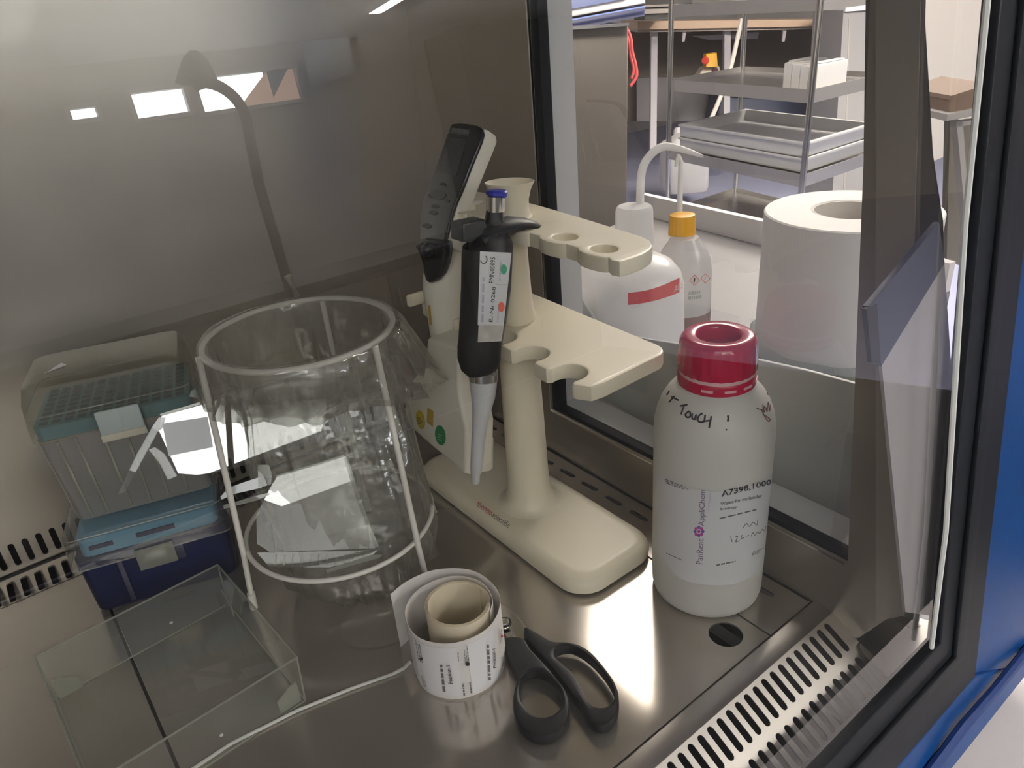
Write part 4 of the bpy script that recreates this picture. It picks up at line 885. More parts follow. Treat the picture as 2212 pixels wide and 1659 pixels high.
upb = thing('tip_box', 'frosted grey pipette tip box with teal tray, stacked on the navy tip box', 'tip box', tuple(UC))
tbox(UC, [(0.0004, 0.0515, 0.0325), (0.003, 0.053, 0.034), (0.080, 0.0575, 0.0385)], M_frost, 'base', upb, 0.006)
for x in (-0.044, -0.031, -0.012, 0.004, 0.019, 0.035):
    k = 0.0385; tmp = B(); box(tmp, (x - 0.0012, -0.0398, 0.004), (x + 0.0012, -0.0385, 0.078), 0.0004)
    for v in tmp.verts: v.co.y += (0.078 - v.co.z) * 0.058; v.co.x *= 1 - (0.078 - v.co.z) * 0.8
    bmesh.ops.transform(tmp, matrix=Matrix.Translation(Vector(UC)) @ Matrix.Rotation(TB, 4, 'Z'), verts=tmp.verts[:]); obj('base_rib', tmp, M_edge, upb)
tbox(UC, [(0.080, 0.0565, 0.0375), (0.091, 0.0570, 0.038), (0.0915, 0.0560, 0.0370)], M_teal, 'tip_tray', upb, 0.006, label='teal tip tray showing a grid of tip holes')
bm = B()
for i in range(12):
    for j in range(8):
        c = UC + TX * (-0.0495 + 0.009 * i) + TY * (-0.0315 + 0.009 * j) + V(0, 0, 0.0919)
        bm.faces.new([bm.verts.new(c + TX * a + TY * b) for a, b in ((-0.0033, -0.0033), (0.0033, -0.0033), (0.0033, 0.0033), (-0.0033, 0.0033))])
obj('tip_hole', bm, M_hole, upb, kind='stuff')
tbox(UC, [(0.0795, 0.0610, 0.0420), (0.092, 0.0605, 0.0415), (0.110, 0.0590, 0.0400), (0.1225, 0.0555, 0.0365), (0.1245, 0.050, 0.031)], M_lid, 'lid', upb, 0.009)
bm = B(); R = [[UC + TX * x + TY * y + V(0, 0, z) for x, y in rrect(-a, -b, a, b, 0.009, 5)] for z, a, b in ((0.1005, 0.0598, 0.0408), (0.1013, 0.0598, 0.0408))]; rings(bm, R, cap=False); obj('lid_rim', bm, M_edge, upb)
bm = B(); tquad(bm, UC, -0.012, 0.020, -0.0455, -0.0435, 0.072, 0.097, 0.0015); lt = obj('latch', bm, mat('frosted_latch', (0.42, 0.47, 0.47), 0.4), upb)
bm = B(); tquad(bm, UC, -0.0125, 0.0205, -0.0462, -0.0445, 0.071, 0.077, 0.0006); obj('latch_lip', bm, mat('latch_lip', (0.55, 0.52, 0.43), 0.4), lt)
bm = B(); bm.faces.new([bm.verts.new(UC + TX * x + TY * y + V(0, 0, 0.1249)) for x, y in ((-0.042, -0.013), (-0.026, -0.004), (-0.031, 0.004), (-0.038, -0.008))]); obj('glossy_chip', bm, mat('white_chip', (0.8, 0.82, 0.82), 0.2), upb, label='small white scrap on the lid')

# ------------------------------------------------------------------ clear acrylic box lid lying upside down
A0, B0, C0 = V(-0.0536, 0.5371, 0), V(0.0800, 0.5473, 0), V(0.0881, 0.4079, 0)
A1, B1, C1 = V(-0.0562, 0.5500, 0.0285), V(0.0838, 0.5620, 0.0285), V(0.0925, 0.4225, 0.0285)
A1, B1, C1 = at_z(75, 1420, 0.0285), at_z(470, 1220, 0.0285), at_z(641, 1420, 0.0285)
D0, D1 = A0 + C0 - B0, A1 + C1 - B1
ab = thing('acrylic_lid', 'shallow square clear acrylic lid lying open side down in the front corner', 'acrylic lid', tuple((A0 + C0) / 2))
bt0 = [A0, B0, C0, D0]; tp1 = [A1, B1, C1, D1]
bm = B(); bm.faces.new([bm.verts.new(p) for p in tp1]); obj('top_plate', bm, M_acryl, ab)
for i in range(4):
    j = (i + 1) % 4; bm = B(); bm.faces.new([bm.verts.new(p + V(0, 0, 0.0004)) for p in (bt0[i], bt0[j])] + [bm.verts.new(p) for p in (tp1[j], tp1[i])]); obj('side_wall', bm, M_acryl, ab)
    bm = B(); tube(bm, [tp1[i], tp1[j]], 0.0009, 6); obj('edge', bm, M_edge, ab)
    bm = B(); tube(bm, [bt0[i] + V(0, 0, 0.0009), bt0[j] + V(0, 0, 0.0009)], 0.0007, 6); obj('edge', bm, M_edge, ab)
    bm = B(); tube(bm, [bt0[i] + V(0, 0, 0.0009), tp1[i]], 0.0008, 6); obj('edge', bm, M_edge, ab)
    cen = (bt0[0] + bt0[2]) / 2; q0 = bt0[i] + (cen - bt0[i]) * 0.03; q1 = q0 + (bt0[j] - bt0[i]) * 0.0 + (unit(bt0[(i + 1) % 4] - bt0[i])) * 0.016
    bm = B(); nn = unit(np.cross(q1 - q0, (0, 0, 1))) * 0.0012; slab(bm, [q0 + V(0, 0, 0.001), q1 + V(0, 0, 0.001), q1 + V(0, 0, 0.012), q0 + (q1 - q0) * 0.25 + V(0, 0, 0.019), q0 + V(0, 0, 0.019)], nn); obj('corner_clip', bm, M_edge, ab)
for p in (at_z(370, 1345, 0.029), at_z(478, 1588, 0.012)):
    bm = B(); bmesh.ops.create_uvsphere(bm, u_segments=10, v_segments=6, radius=0.0014, matrix=Matrix.Translation(Vector(p)) @ Matrix.Diagonal((1, 1, 0.4, 1))); obj('moulding_mark', bm, mat('milky_dot', (0.6, 0.6, 0.62), 0.3), ab)

# ------------------------------------------------------------------ thin rod on the worktop
bm = B(); tube(bm, [at_z(x, y, 0.0016) for x, y in ((400, 1672), (500, 1606), (646, 1533), (760, 1487), (848, 1456), (872, 1444), (886, 1430))], [0.0013] * 5 + [0.0015, 0.0016], 10)
obj('inoculation_rod', bm, mat('clear_white_rod', (0.80, 0.80, 0.77), 0.2, translucent=0.3), org=at_z(646, 1533, 0), label='thin whitish plastic rod with hooked end pointing at the label roll', cat='rod')

# ------------------------------------------------------------------ outside the side window: bench with bottles
bench = thing('side_bench', 'pale laboratory bench standing right outside the side window', 'bench', (0.9, 0.5, -0.9))
M_bench = mat('bench_top', (0.24, 0.23, 0.227), 0.45, noise=0.03)
ZBn = -0.075
far = [at_z(x, y, ZBn) for x, y in ((1495, 487), (1665, 530))]
bd_ = unit(far[1] - far[0])
pts = [far[0] - bd_ * float(np.linalg.norm(far[0] - at_z(1392, 461, ZBn))), at_z(2034, 636, ZBn)]; pts[1] = far[0] + bd_ * float((pts[1] - far[0]) @ bd_)
poly = [V(0.486, pts[0][1] - 0.1, ZBn), pts[0], pts[1], at_z(2034, 640, ZBn), at_z(2034, 900, ZBn), V(0.486, 0.20, ZBn)]
bm = B(); slab(bm, poly, (0, 0, -0.035), bev=0.003); obj('bench_top', bm, M_bench, bench)
bm = B(); up_ = V(0, 0, 0.055); nb = unit(np.cross(bd_, (0, 0, 1))) * 0.018
slab(bm, [pts[0], pts[1], pts[1] + up_, pts[0] + up_], nb, bev=0.002); obj('raised_edge', bm, mat('raised_edge_white', (0.86, 0.82, 0.79), 0.45), bench)
for x, y in ((0.56, 0.9), (0.56, 0.26), (0.98, 0.36)):
    bm = B(); box(bm, (x - 0.03, y - 0.03, -0.9), (x + 0.03, y + 0.03, ZBn - 0.035)); obj('leg', bm, M_jamb, bench)
# grey tub in front of the bottles
tub = thing('grey_tub', 'low pale grey tub hiding the wash bottle bases outside the window', 'tub', tuple(at_x(1400, 900, 0.500)))
tq = [(1236, 632), (1256, 645), (1272, 672), (1290, 703), (1320, 718), (1400, 733), (1485, 746), (1560, 760), (1640, 778), (1740, 800), (1850, 830), (1850, 1180), (1640, 1080), (1480, 985), (1265, 850), (1240, 820)]
bm = B(); slab(bm, [at_x(x, y, 0.497) for x, y in tq], (0.004, 0, 0), bev=0.001); obj('front_wall', bm, mat('tub_grey', (0.44, 0.45, 0.44), 0.45), tub)
bm = B(); tube(bm, [at_x(x, y, 0.4945) for x, y in ((1268, 848), (1410, 930), (1480, 972), (1600, 1040))], 0.003, 6); obj('dark_seam', bm, M_flange, tub)
bm = B(); box(bm, (0.5015, 0.24, ZBn), (0.512, 0.52, ZBn + 0.004)); obj('tub_bottom', bm, MATS['tub_grey'], tub)
# large wash bottle
def px_lathe(prof, x0, d, n=40, rowtop=None):
    """prof: list of (px half width, px row); axis vertical through pixel (x0,row0) at depth d"""
    return prof
def vert_axis(x, y, d): return at_d(x, y, d)
def zrow(P, row):
    """height on the vertical line through P whose picture row is 'row'"""
    lo_, hi_ = -1.2, 0.8
    for _ in range(50):
        m = (lo_ + hi_) / 2; q = V(P[0], P[1], m) - EYE; v = CM @ q
        if CY + FPX * v[1] / v[2] > row: lo_ = m
        else: hi_ = m
    return (lo_ + hi_) / 2
def prow(P, L): 
    out = []
    for hw, row in L:
        z = zrow(P, row); out.append((hw * depth(V(P[0], P[1], z)) / FPX, z))
    return out
P = at_d(1357, 640, 0.835); P = V(P[0], P[1], ZBn)
wbt = thing('wash_bottle', 'large milky wash bottle with white cap and red tape band outside the window', 'wash bottle', tuple(P))
L = prow(P, [(40, 540), (44, 548), (70, 556), (96, 570), (112, 590), (118, 615), (118, 800)]); zb = ZBn + 0.0005
prof = [(0.001, zb), (L[-1][0] - 0.004, zb), (L[-1][0], zb + 0.004)] + [(r, z) for r, z in L[::-1]]
bm = B(); lathe(bm, prof, V(P[0], P[1], 0), 48); wbo = obj('body', bm, M_ldpe, wbt, sharp=60)
Pc = V(*P); ctop = at_d(1381, 448, 0.835); offx = ctop - P
L = prow(P, [(43, 540), (44, 525), (42, 512), (41.5, 470), (40, 462), (36, 458)])
bm = B(); lathe(bm, [(r, z) for r, z in L] + [(0.001, L[-1][1] + 0.0003)], V(P[0], P[1], 0) + V(offx[0], offx[1], 0) * 0.55, 36); obj('cap', bm, M_ldpe, wbt)
dsp = 0.825
pts_ = [at_d(x, y, dsp) for x, y in ((1383, 466), (1383, 420), (1385, 380), (1393, 352), (1410, 330), (1432, 317), (1458, 319), (1484, 326), (1504, 333), (1519, 338))]
pts_ = spline(pts_, 5); rr = [0.0046 - 0.0032 * max(0, (i / len(pts_) - 0.55) / 0.45) for i in range(len(pts_))]
bm = B(); tube(bm, pts_, rr, 12); obj('spout', bm, M_ldpe, wbt, label='bent white tapering spout')
tb = bvh(wbo)
bm = patch(tb, [(1357, 658), (1472, 632), (1474, 598), (1356, 632)], 14, 3, 0.0006)
bm.free(); bm = B(); g = {}
for i in range(17):
    u = i / 16; x = 1357 + 117 * u; yb = 658 - 6 * u - 24 * u * u; yt = 632 - 4 * u - 32 * u * u
    for j, yy in enumerate((yb, yt)):
        h = hit(tb, x, yy, 0.0006)
        if h is not None: g[i, j] = bm.verts.new(h)
for i in range(16):
    k = [(i, 0), (i + 1, 0), (i + 1, 1), (i, 1)]
    if all(a in g for a in k): bm.faces.new([g[a] for a in k])
rt = obj('tape_band', bm, M_redtape, wbt, label='faded red tape band')
bm = B(); text_on(bm, 'ACE', [(1453, 634), (1473, 622), (1474, 606), (1455, 618)], lambda p: hit(tb, p[0], p[1], 0.0012)); obj('lettering', bm, mat('pale_print', (0.75, 0.55, 0.52), 0.5), rt)
# small wash bottle with amber cap
P = at_d(1476, 620, 0.95); P = V(P[0], P[1], ZBn)
wb2 = thing('wash_bottle', 'slim wash bottle with amber cap and brown liquid behind the large one', 'wash bottle', tuple(P))
L = prow(P, [(30, 512), (34, 520), (46, 536), (56, 560), (59, 585), (59, 640)]); 
prof = [(0.001, zb), (L[-1][0] - 0.003, zb), (L[-1][0], zb + 0.004)] + L[::-1]
bm = B(); lathe(bm, prof, V(P[0], P[1], 0), 40); b2 = obj('body', bm, mat('thin_milky_plastic', (0.80, 0.78, 0.77), 0.25, trans=0.2, translucent=0.3), wb2, sharp=60)
zl = zrow(P, 665); Rb = L[-1][0]
bm = B(); lathe(bm, [(Rb + 0.0004, zb + 0.004), (Rb + 0.0004, zl)], V(P[0], P[1], 0), 40, cap=False); obj('liquid', bm, mat('brown_liquid', (0.22, 0.135, 0.11), 0.3), wb2, label='brown liquid showing through the lower wall')
L = prow(P, [(30, 514), (29.5, 508), (29, 478), (27, 471), (14, 468)])
off2 = (at_d(1468, 490, 0.95) - P)
bm = B(); n = 72; R = []
for i, (r, z) in enumerate(L): R.append([V(P[0] + off2[0] * 0.5, P[1] + off2[1] * 0.5, z) + V((r + (0.0004 * math.cos(18 * a) if i in (1, 2) else 0)) * math.cos(a), r * math.sin(a), 0) for a in np.linspace(0, 2 * math.pi, n, endpoint=False)])
rings(bm, R); bmesh.ops.recalc_face_normals(bm, faces=bm.faces[:]); obj('cap', bm, M_yellowcap, wb2, label='amber yellow screw cap')
bm = B(); tube(bm, [at_d(1468, 472, 0.95), at_d(1469, 420, 0.95), at_d(1470, 380, 0.95), at_d(1471, 350, 0.95), at_d(1466, 338, 0.95)], [0.0037, 0.0036, 0.0034, 0.0032, 0.0028], 10); obj('spout', bm, M_ldpe, wb2)
bm = B(); tube(bm, [at_d(1466, 334, 0.945), at_d(1462, 350, 0.945), at_d(1459, 360, 0.945)], [0.002, 0.0030, 0.0016], 8); obj('spout_tip', bm, M_ldpe, wb2)
tb = bvh(b2)
for cx, cy, s, cls in ((1500, 605, 11, 0), (1523, 601, 10, 1)):
    bm = B(); k = [hit(tb, cx + dx, cy + dy, 0.0006) for dx, dy in ((0, -s), (s, 0), (0, s), (-s, 0))]
    if all(a is not None for a in k): tube(bm, k, 0.0005, 5, True)
    hs_ = obj('hazard_sign', bm, mat('orange_red_print', (0.75, 0.18, 0.12), 0.5), wb2)
    bm = B(); tube(bm, [hit(tb, cx - 1, cy + 4, 0.0006, P), hit(tb, cx, cy - 4, 0.0006, P)], 0.0009 if cls == 0 else 0.0004, 5); obj('symbol', bm, M_ink if cls == 0 else MATS['orange_red_print'], hs_)
bm = B(); bars(bm, lambda p: hit(tb, p[0], p[1], 0.0006), [(1486, 648), (1520, 645), (1521, 624), (1488, 628)], 2, 0.7, 40); obj('print', bm, mat('grey_green_print', (0.35, 0.38, 0.35), 0.5), wb2)
# big roll of tissue
P = at_d(1840, 452, 1.05); ztop = P[2]; P = V(P[0], P[1], ZBn)
tr_ = thing('tissue_roll', 'huge roll of white tissue standing on the bench outside the window', 'tissue roll', tuple(P))
rad = 180 * 1.05 / FPX
bm = B(); lathe(bm, [(0.052, ZBn + 0.001), (rad - 0.002, ZBn + 0.001), (rad, ZBn + 0.004), (rad, ztop - 0.002), (rad - 0.002, ztop), (0.0545, ztop), (0.0525, ztop - 0.002), (0.0525, ZBn + 0.001)], V(P[0], P[1], 0), 64, cap=False); obj('paper', bm, M_rollpaper, tr_, sharp=40)
bm = B(); lathe(bm, [(0.0523, ZBn + 0.002), (0.0523, ztop - 0.001), (0.0495, ztop - 0.001), (0.0495, ZBn + 0.002)], V(P[0], P[1], 0), 40, cap=False); obj('core', bm, mat('core_card', (0.62, 0.58, 0.53), 0.8), tr_, label='grey card core')
zf = zrow(P, 770)
bm = B(); R = []
for z, r in ((ZBn + 0.002, rad + 0.006), (ZBn + 0.03, rad + 0.007), (zf - 0.03, rad + 0.004), (zf, rad + 0.006)):
    R.append([V(P[0], P[1], z + (0.014 * math.sin(3 * a) + 0.008 * math.sin(7 * a)) * (z > 0.0)) + V(math.cos(a), math.sin(a), 0) * (r + 0.002 * math.sin(11 * a + 40 * z)) for a in np.linspace(0, 2 * math.pi, 72, endpoint=False)])
rings(bm, R, cap=False); obj('wrapper', bm, clear('roll_film', (0.80, 0.83, 0.80), 0.22, hcol=(0.62, 0.64, 0.60), gain=1.2, rough=0.05, bump=0.3, bscale=40), tr_, label='torn clear film round its lower half')

# ------------------------------------------------------------------ trolley farther out
DT = 3.7
pA = at_d(1447, 182, DT); zm = pA[2]
TF = [at_z(x, y, zm) for x, y in ((1447, 182), (1603, 153))]
TR_ = [at_z(1752, 206, zm)]
x0, x1 = TF[0][0], TF[1][0]; fl = TF[0]; fr_ = TR_[0]; bl0 = TF[1]; br = fr_ + (bl0 - fl)
tro = thing('trolley', 'stainless steel trolley with four tray shelves beyond the window', 'trolley', (float((fl[0] + br[0]) / 2), float((fl[1] + br[1]) / 2), -0.9))
def zpost(row): return zrow(fl, row)
posts = (fl, fr_, bl0, br)
for p in posts:
    bm = B(); tube(bm, [V(p[0], p[1], zpost(-220)), V(p[0], p[1], -0.80)], 0.0135, 12); ps = obj('post', bm, M_steel, tro)
    bm = B(); tmp = [V(p[0], p[1] + 0.03 * math.cos(a), -0.855 + 0.045 * math.sin(a)) for a in np.linspace(0, 2 * math.pi, 14, endpoint=False)]; slab(bm, tmp, (0.025, 0, 0)); obj('castor', bm, M_gask, ps)
def frac(p, q, t): return p * (1 - t) + q * t
shz = []
for row in (22, 182, 330, 462):
    z = zpost(row); shz.append(z)
    cor = [V(p[0], p[1], z) for p in (fl, fr_, br, bl0)]
    bm = B(); slab(bm, cor, (0, 0, -0.004))
    for i in range(4):
        a, b = cor[i], cor[(i + 1) % 4]; nrm = unit(np.cross(b - a, (0, 0, 1))) * 0.004
        slab(bm, [a + V(0, 0, -0.030), b + V(0, 0, -0.030), b + V(0, 0, 0.022), a + V(0, 0, 0.022)], nrm)
    obj('tray_shelf', bm, mat('trolley_steel', (0.66, 0.63, 0.60), 0.25, 0.7), tro)
def on_shelf(k, s, t): 
    p = fl + (fr_ - fl) * s + (bl0 - fl) * t; return V(p[0], p[1], shz[k])
su, sv = unit(fr_ - fl), unit(bl0 - fl)
def sbox(bm, k, s0, s1, t0, t1, h0, h1, bev=0.004):
    c = [on_shelf(k, s, t) + V(0, 0, h0) for s, t in ((s0, t0), (s1, t0), (s1, t1), (s0, t1))]
    slab(bm, c, (0, 0, h1 - h0), bev=bev); return bm
M_foam = mat('white_foam', (0.86, 0.84, 0.79), 0.8); M_traywhite = mat('white_tray', (0.80, 0.79, 0.76), 0.4); M_bin = mat('clear_bin', (0.66, 0.64, 0.59), 0.4, translucent=0.3)
# white racks on the second shelf: a close row of cartons
for i, (s0, s1, h) in enumerate(((0.80, 0.845, 0.112), (0.85, 0.895, 0.108), (0.90, 0.945, 0.102), (0.95, 0.995, 0.108))):
    bm = B(); sbox(bm, 1, s0, s1, 0.06, 0.44, 0.002, h, 0.006)
    o = obj('carton', bm, M_foam, org=on_shelf(1, (s0 + s1) / 2, 0.25), cat='carton', label=('white carton at the post end of the row on the trolley', 'white carton second from the wall end of the trolley row', 'white carton third along the trolley row, slightly lower', 'white carton at the window frame end of the trolley row')[i], group='white cartons on the second trolley shelf')
    bm = B(); sbox(bm, 1, s0 + 0.004, s1 - 0.004, 0.10, 0.40, h, h + 0.006, 0.002); obj('flap', bm, M_foam, o)
# stacked white trays on the third shelf
for i in range(2):
    t = thing('plastic_tray', ('lower white plastic tray on the third trolley shelf', 'upper white plastic tray stacked on the third trolley shelf')[i], 'tray', tuple(on_shelf(2, 0.5, 0.5)), group='stacked trays on the trolley')
    h0 = 0.024 + i * 0.062
    bm = B(); sbox(bm, 2, 0.08, 0.98, 0.03, 0.95, h0, h0 + 0.004, 0)
    for a, b, c_, d_ in ((0.08, 0.98, 0.03, 0.05), (0.08, 0.98, 0.93, 0.95), (0.08, 0.095, 0.05, 0.93), (0.965, 0.98, 0.05, 0.93)): sbox(bm, 2, a, b, c_, d_, h0, h0 + 0.05, 0)
    obj('shell', bm, M_traywhite, t)
    bm = B()
    for a, b, c_, d_ in ((0.07, 0.99, 0.015, 0.05), (0.07, 0.99, 0.93, 0.965), (0.07, 0.095, 0.05, 0.93), (0.965, 0.99, 0.05, 0.93)): sbox(bm, 2, a, b, c_, d_, h0 + 0.05, h0 + 0.058, 0)
    obj('rim', bm, M_traywhite, t)
# bins on the top shelf
for lab_, s0, s1, t0, t1, h in (('long milky bin on the top trolley shelf', 0.12, 0.74, 0.08, 0.6, 0.22), ('cream bin at the window frame end of the top trolley shelf', 0.82, 1.0, 0.1, 0.9, 0.16)):
    t = thing('storage_bin', lab_, 'bin', tuple(on_shelf(0, (s0 + s1) / 2, 0.3)))
    bm = B(); sbox(bm, 0, s0, s1, t0, t1, 0.002, h, 0.01); obj('shell', bm, M_bin, t)
    bm = B(); sbox(bm, 0, s0 - 0.01, s1 + 0.01, t0 - 0.01, t1 + 0.02, h, h + 0.012, 0.003); obj('rim', bm, M_traywhite, t)

# jug on the floor behind the trolley
DJ = 5.2
def dbox(bm, quad, d, th, bev=0.0):
    slab(bm, [at_d(x, y, d) for x, y in quad], AF * th, bev=bev); return bm
P = at_d(1476, 412, DJ); zfl = P[2]
jug = thing('jug', 'milky square canister on the blue floor behind the trolley, white hose in its neck', 'canister', tuple(P))
Rj = 44 * DJ / FPX
bm = B(); c_ = V(P[0], P[1], 0); R = []
zz = [(zrow(P, 408), 0.94), (zrow(P, 400), 1.0), (zrow(P, 330), 1.0), (zrow(P, 308), 0.93), (zrow(P, 296), 0.55), (zrow(P, 288), 0.30)]
for z, k in zz: R.append([c_ + AR * (x * Rj * k) + AF * (y * Rj * k) + V(0, 0, z) for x, y in rrect(-1, -1, 1, 1, 0.25, 5)])
rings(bm, R); bmesh.ops.recalc_face_normals(bm, faces=bm.faces[:]); obj('body', bm, M_ldpe, jug)
bm = B(); tube(bm, [at_d(1462, 300, DJ - 0.05), at_d(1463, 284, DJ), at_d(1485, 280, DJ), at_d(1498, 282, DJ), at_d(1512, 300, DJ - 0.05)], 0.03, 10); obj('handle', bm, M_ldpe, jug)
bm = B(); tube(bm, spline([at_d(1514, 297, DJ - 0.1), at_d(1530, 270, DJ - 0.05), at_d(1558, 205, DJ), at_d(1580, 140, DJ), at_d(1602, 42, DJ)], 5), 0.016, 8)
obj('hose', bm, mat('white_hose', (0.84, 0.78, 0.70), 0.4), org=at_d(1530, 270, DJ), label='long pale hose slanting from the canister up to the far bench', cat='hose')

# far bench with wooden edge, legs and shelf things
fb = thing('far_bench', 'long far bench with pale wooden edge and grey legs behind the trolley', 'bench', tuple(at_d(1600, 300, 5.6)))
DB = 5.6
bm = B(); dbox(bm, [(1378, 64), (1900, 54), (1900, 40), (1378, 46)], DB, 0.75); obj('top', bm, mat('pale_wood_edge', (0.72, 0.52, 0.36), 0.5, noise=0.1, nscale=6), fb)
bm = B(); dbox(bm, [(1378, 70), (1900, 60), (1900, 54), (1378, 64)], DB + 0.03, 0.7); obj('apron', bm, M_flange, fb)
for x in (1414, 1572, 1830):
    bm = B(); dbox(bm, [(x - 7, 66), (x + 7, 66), (x + 4, 330), (x - 9, 330)], DB + 0.1, 0.05); obj('leg', bm, mat('grey_leg', (0.50, 0.47, 0.49), 0.4), fb)
for x in (1480, 1696):
    bm = B(); dbox(bm, [(x - 4, 60), (x + 4, 60), (x - 1, 90), (x - 6, 90)], DB + 0.05, 0.02); obj('bracket', bm, MATS['grey_leg'], fb)
bm = B(); dbox(bm, [(1500, 78), (1640, 70), (1636, 84), (1530, 86)], DB + 0.3, 0.1); obj('cable_tray', bm, MATS['grey_leg'], fb)
bp_ = thing('back_panel', 'dark brown panel closing the far bench underneath', 'panel', tuple(at_d(1600, 300, 6.3)))
bm = B(); dbox(bm, [(1350, 62), (1960, 50), (1960, 260), (1350, 262)], 6.35, 0.03); obj('board', bm, mat('brown_grey_board', (0.145, 0.115, 0.095), 0.6, noise=0.1, nscale=5), bp_)
bm = B(); dbox(bm, [(1376, 168), (1960, 160), (1960, 260), (1376, 262)], 6.2, 0.05); obj('plinth', bm, mat('slate_grey_board', (0.16, 0.145, 0.15), 0.5), bp_)
# dark blue cupboard below, behind trolley shelves
bm = B(); dbox(bm, [(1560, 205), (1800, 215), (1790, 285), (1540, 275)], 5.9, 0.3, bev=0.01); cb = thing('floor_box', 'dark blue crate on the floor behind the trolley', 'crate', tuple(at_d(1670, 290, 5.9))); obj('shell', bm, mat('dark_blue_crate', (0.03, 0.04, 0.085), 0.4), cb)
bm = B(); dbox(bm, [(1552, 200), (1806, 208), (1804, 217), (1556, 208)], 5.88, 0.34); obj('rim', bm, mat('dark_blue_rim', (0.05, 0.06, 0.11), 0.4), cb)
# emergency stop
es = thing('emergency_stop', 'yellow emergency stop box with red mushroom button below the far bench', 'emergency stop', tuple(at_d(1530, 140, 5.4)))
bm = B(); dbox(bm, [(1525, 146), (1551, 144), (1549, 114), (1525, 117)], 5.45, 0.08, bev=0.006); obj('box', bm, mat('safety_yellow', (0.80, 0.42, 0.01), 0.4), es)
bm = B(); pt = at_d(1526, 130, 5.44); lathe(bm, [(0.010, 0.0), (0.010, 0.02), (0.026, 0.022), (0.028, 0.032), (0.020, 0.040), (0.003, 0.042)], pt, 20, axis=-AF * 0.9 - AR * 0.5); obj('button', bm, mat('signal_red', (0.75, 0.07, 0.04), 0.3), es)
ct = thing('control_box', 'cream control box with dark knob just under the emergency stop', 'control box', tuple(at_d(1530, 165, 5.5)))
bm = B(); dbox(bm, [(1508, 166), (1557, 160), (1554, 143), (1520, 146)], 5.5, 0.12, bev=0.006); obj('box', bm, mat('cream_box', (0.62, 0.55, 0.45), 0.5), ct)
bm = B(); pt = at_d(1544, 152, 5.49); lathe(bm, [(0.022, 0), (0.022, 0.012), (0.004, 0.014)], pt, 16, axis=-AF); obj('knob', bm, mat('dark_red_knob', (0.09, 0.02, 0.02), 0.4), ct)
# polished steel cabinet, machine, cable
sc_ = thing('steel_cabinet', 'brushed steel cabinet standing left of the trolley', 'cabinet', tuple(at_d(1290, 480, 2.1)))
bm = B(); dbox(bm, [(1150, 620), (1352, 620), (1357, 52), (1150, 66)], 2.1, 0.5, bev=0.003); obj('body', bm, mat('cabinet_steel', (0.15, 0.132, 0.115), 0.38, 0.6, noise=0.08, nscale=4), sc_)
bm = B(); dbox(bm, [(1150, 70), (1358, 56), (1359, 50), (1150, 63)], 2.08, 0.05); obj('top_trim', bm, M_steel, sc_)
mc = thing('bench_instrument', 'white and blue instrument on top of the steel cabinet', 'instrument', tuple(at_d(1300, 50, 2.25)))
bm = B(); dbox(bm, [(1222, 40), (1395, 8), (1395, -80), (1222, -60)], 2.25, 0.3, bev=0.01); ins = obj('housing', bm, mat('instrument_white', (0.80, 0.78, 0.78), 0.4), mc)
bm = B(); dbox(bm, [(1224, 66), (1392, 34), (1394, 14), (1224, 42)], 2.26, 0.28); obj('base', bm, mat('instrument_navy', (0.05, 0.06, 0.16), 0.35), mc)
bm = B(); dbox(bm, [(1232, 20), (1350, -2), (1350, -60), (1232, -50)], 2.245, 0.006); obj('display', bm, mat('instrument_blue', (0.07, 0.11, 0.32), 0.3), ins)
bm = B(); dbox(bm, [(1224, 46), (1394, 15), (1394, 12), (1224, 43)], 2.243, 0.006); obj('stripe', bm, mat('stripe_blue', (0.20, 0.30, 0.75), 0.4), mc)
bm = B(); dbox(bm, [(1392, 44), (1448, 42), (1448, -20), (1392, -20)], 5.2, 0.4, bev=0.01); dk = thing('dark_unit', 'small dark unit on the far bench beside the trolley post', 'unit', tuple(at_d(1420, 42, 5.2))); obj('housing', bm, mat('dark_unit', (0.06, 0.055, 0.05), 0.5), dk)
bm = B(); dbox(bm, [(1392, 16), (1475, 12), (1475, 8), (1392, 11)], 5.18, 0.02); dbox(bm, [(1392, 30), (1475, 27), (1475, 18), (1392, 20)], 5.18, 0.02); obj('rail', bm, M_flange, dk)
for i, pl_ in enumerate((((1351, 56), (1362, 80), (1366, 112), (1373, 140), (1375, 165), (1362, 186)), ((1350, 57), (1359, 95), (1363, 125), (1369, 150), (1364, 170)))):
    bm = B(); tube(bm, spline([at_d(x, y, 2.2 + 0.03 * i) for x, y in pl_], 6), 0.0045, 8)
    obj('red_cable', bm, mat('red_cable', (0.75, 0.10, 0.10), 0.4), org=at_d(1351, 56, 2.2), cat='cable', group='red cables beside the steel cabinet', label=('longer red cable loop beside the steel cabinet', 'shorter red cable loop beside the steel cabinet')[i])
# grey upright cabinet at the end of the trolley
ug = thing('grey_cupboard', 'tall grey cupboard at the window frame end behind the trolley', 'cupboard', tuple(at_d(1850, 400, 4.9)))
bm = B(); dbox(bm, [(1795, 470), (1960, 470), (1960, 20), (1822, 22)], 4.9, 0.5, bev=0.006); cbody = obj('body', bm, mat('cupboard_grey', (0.30, 0.29, 0.29), 0.5), ug)
bm = B(); dbox(bm, [(1826, 25), (1960, 16), (1960, -4), (1828, 6)], 4.88, 0.5); obj('top_board', bm, mat('cupboard_top', (0.85, 0.83, 0.84), 0.4), ug)
bm = B(); dbox(bm, [(1822, 440), (1825, 440), (1836, 40), (1834, 40)], 4.895, 0.006); obj('door_gap', bm, M_flange, cbody)

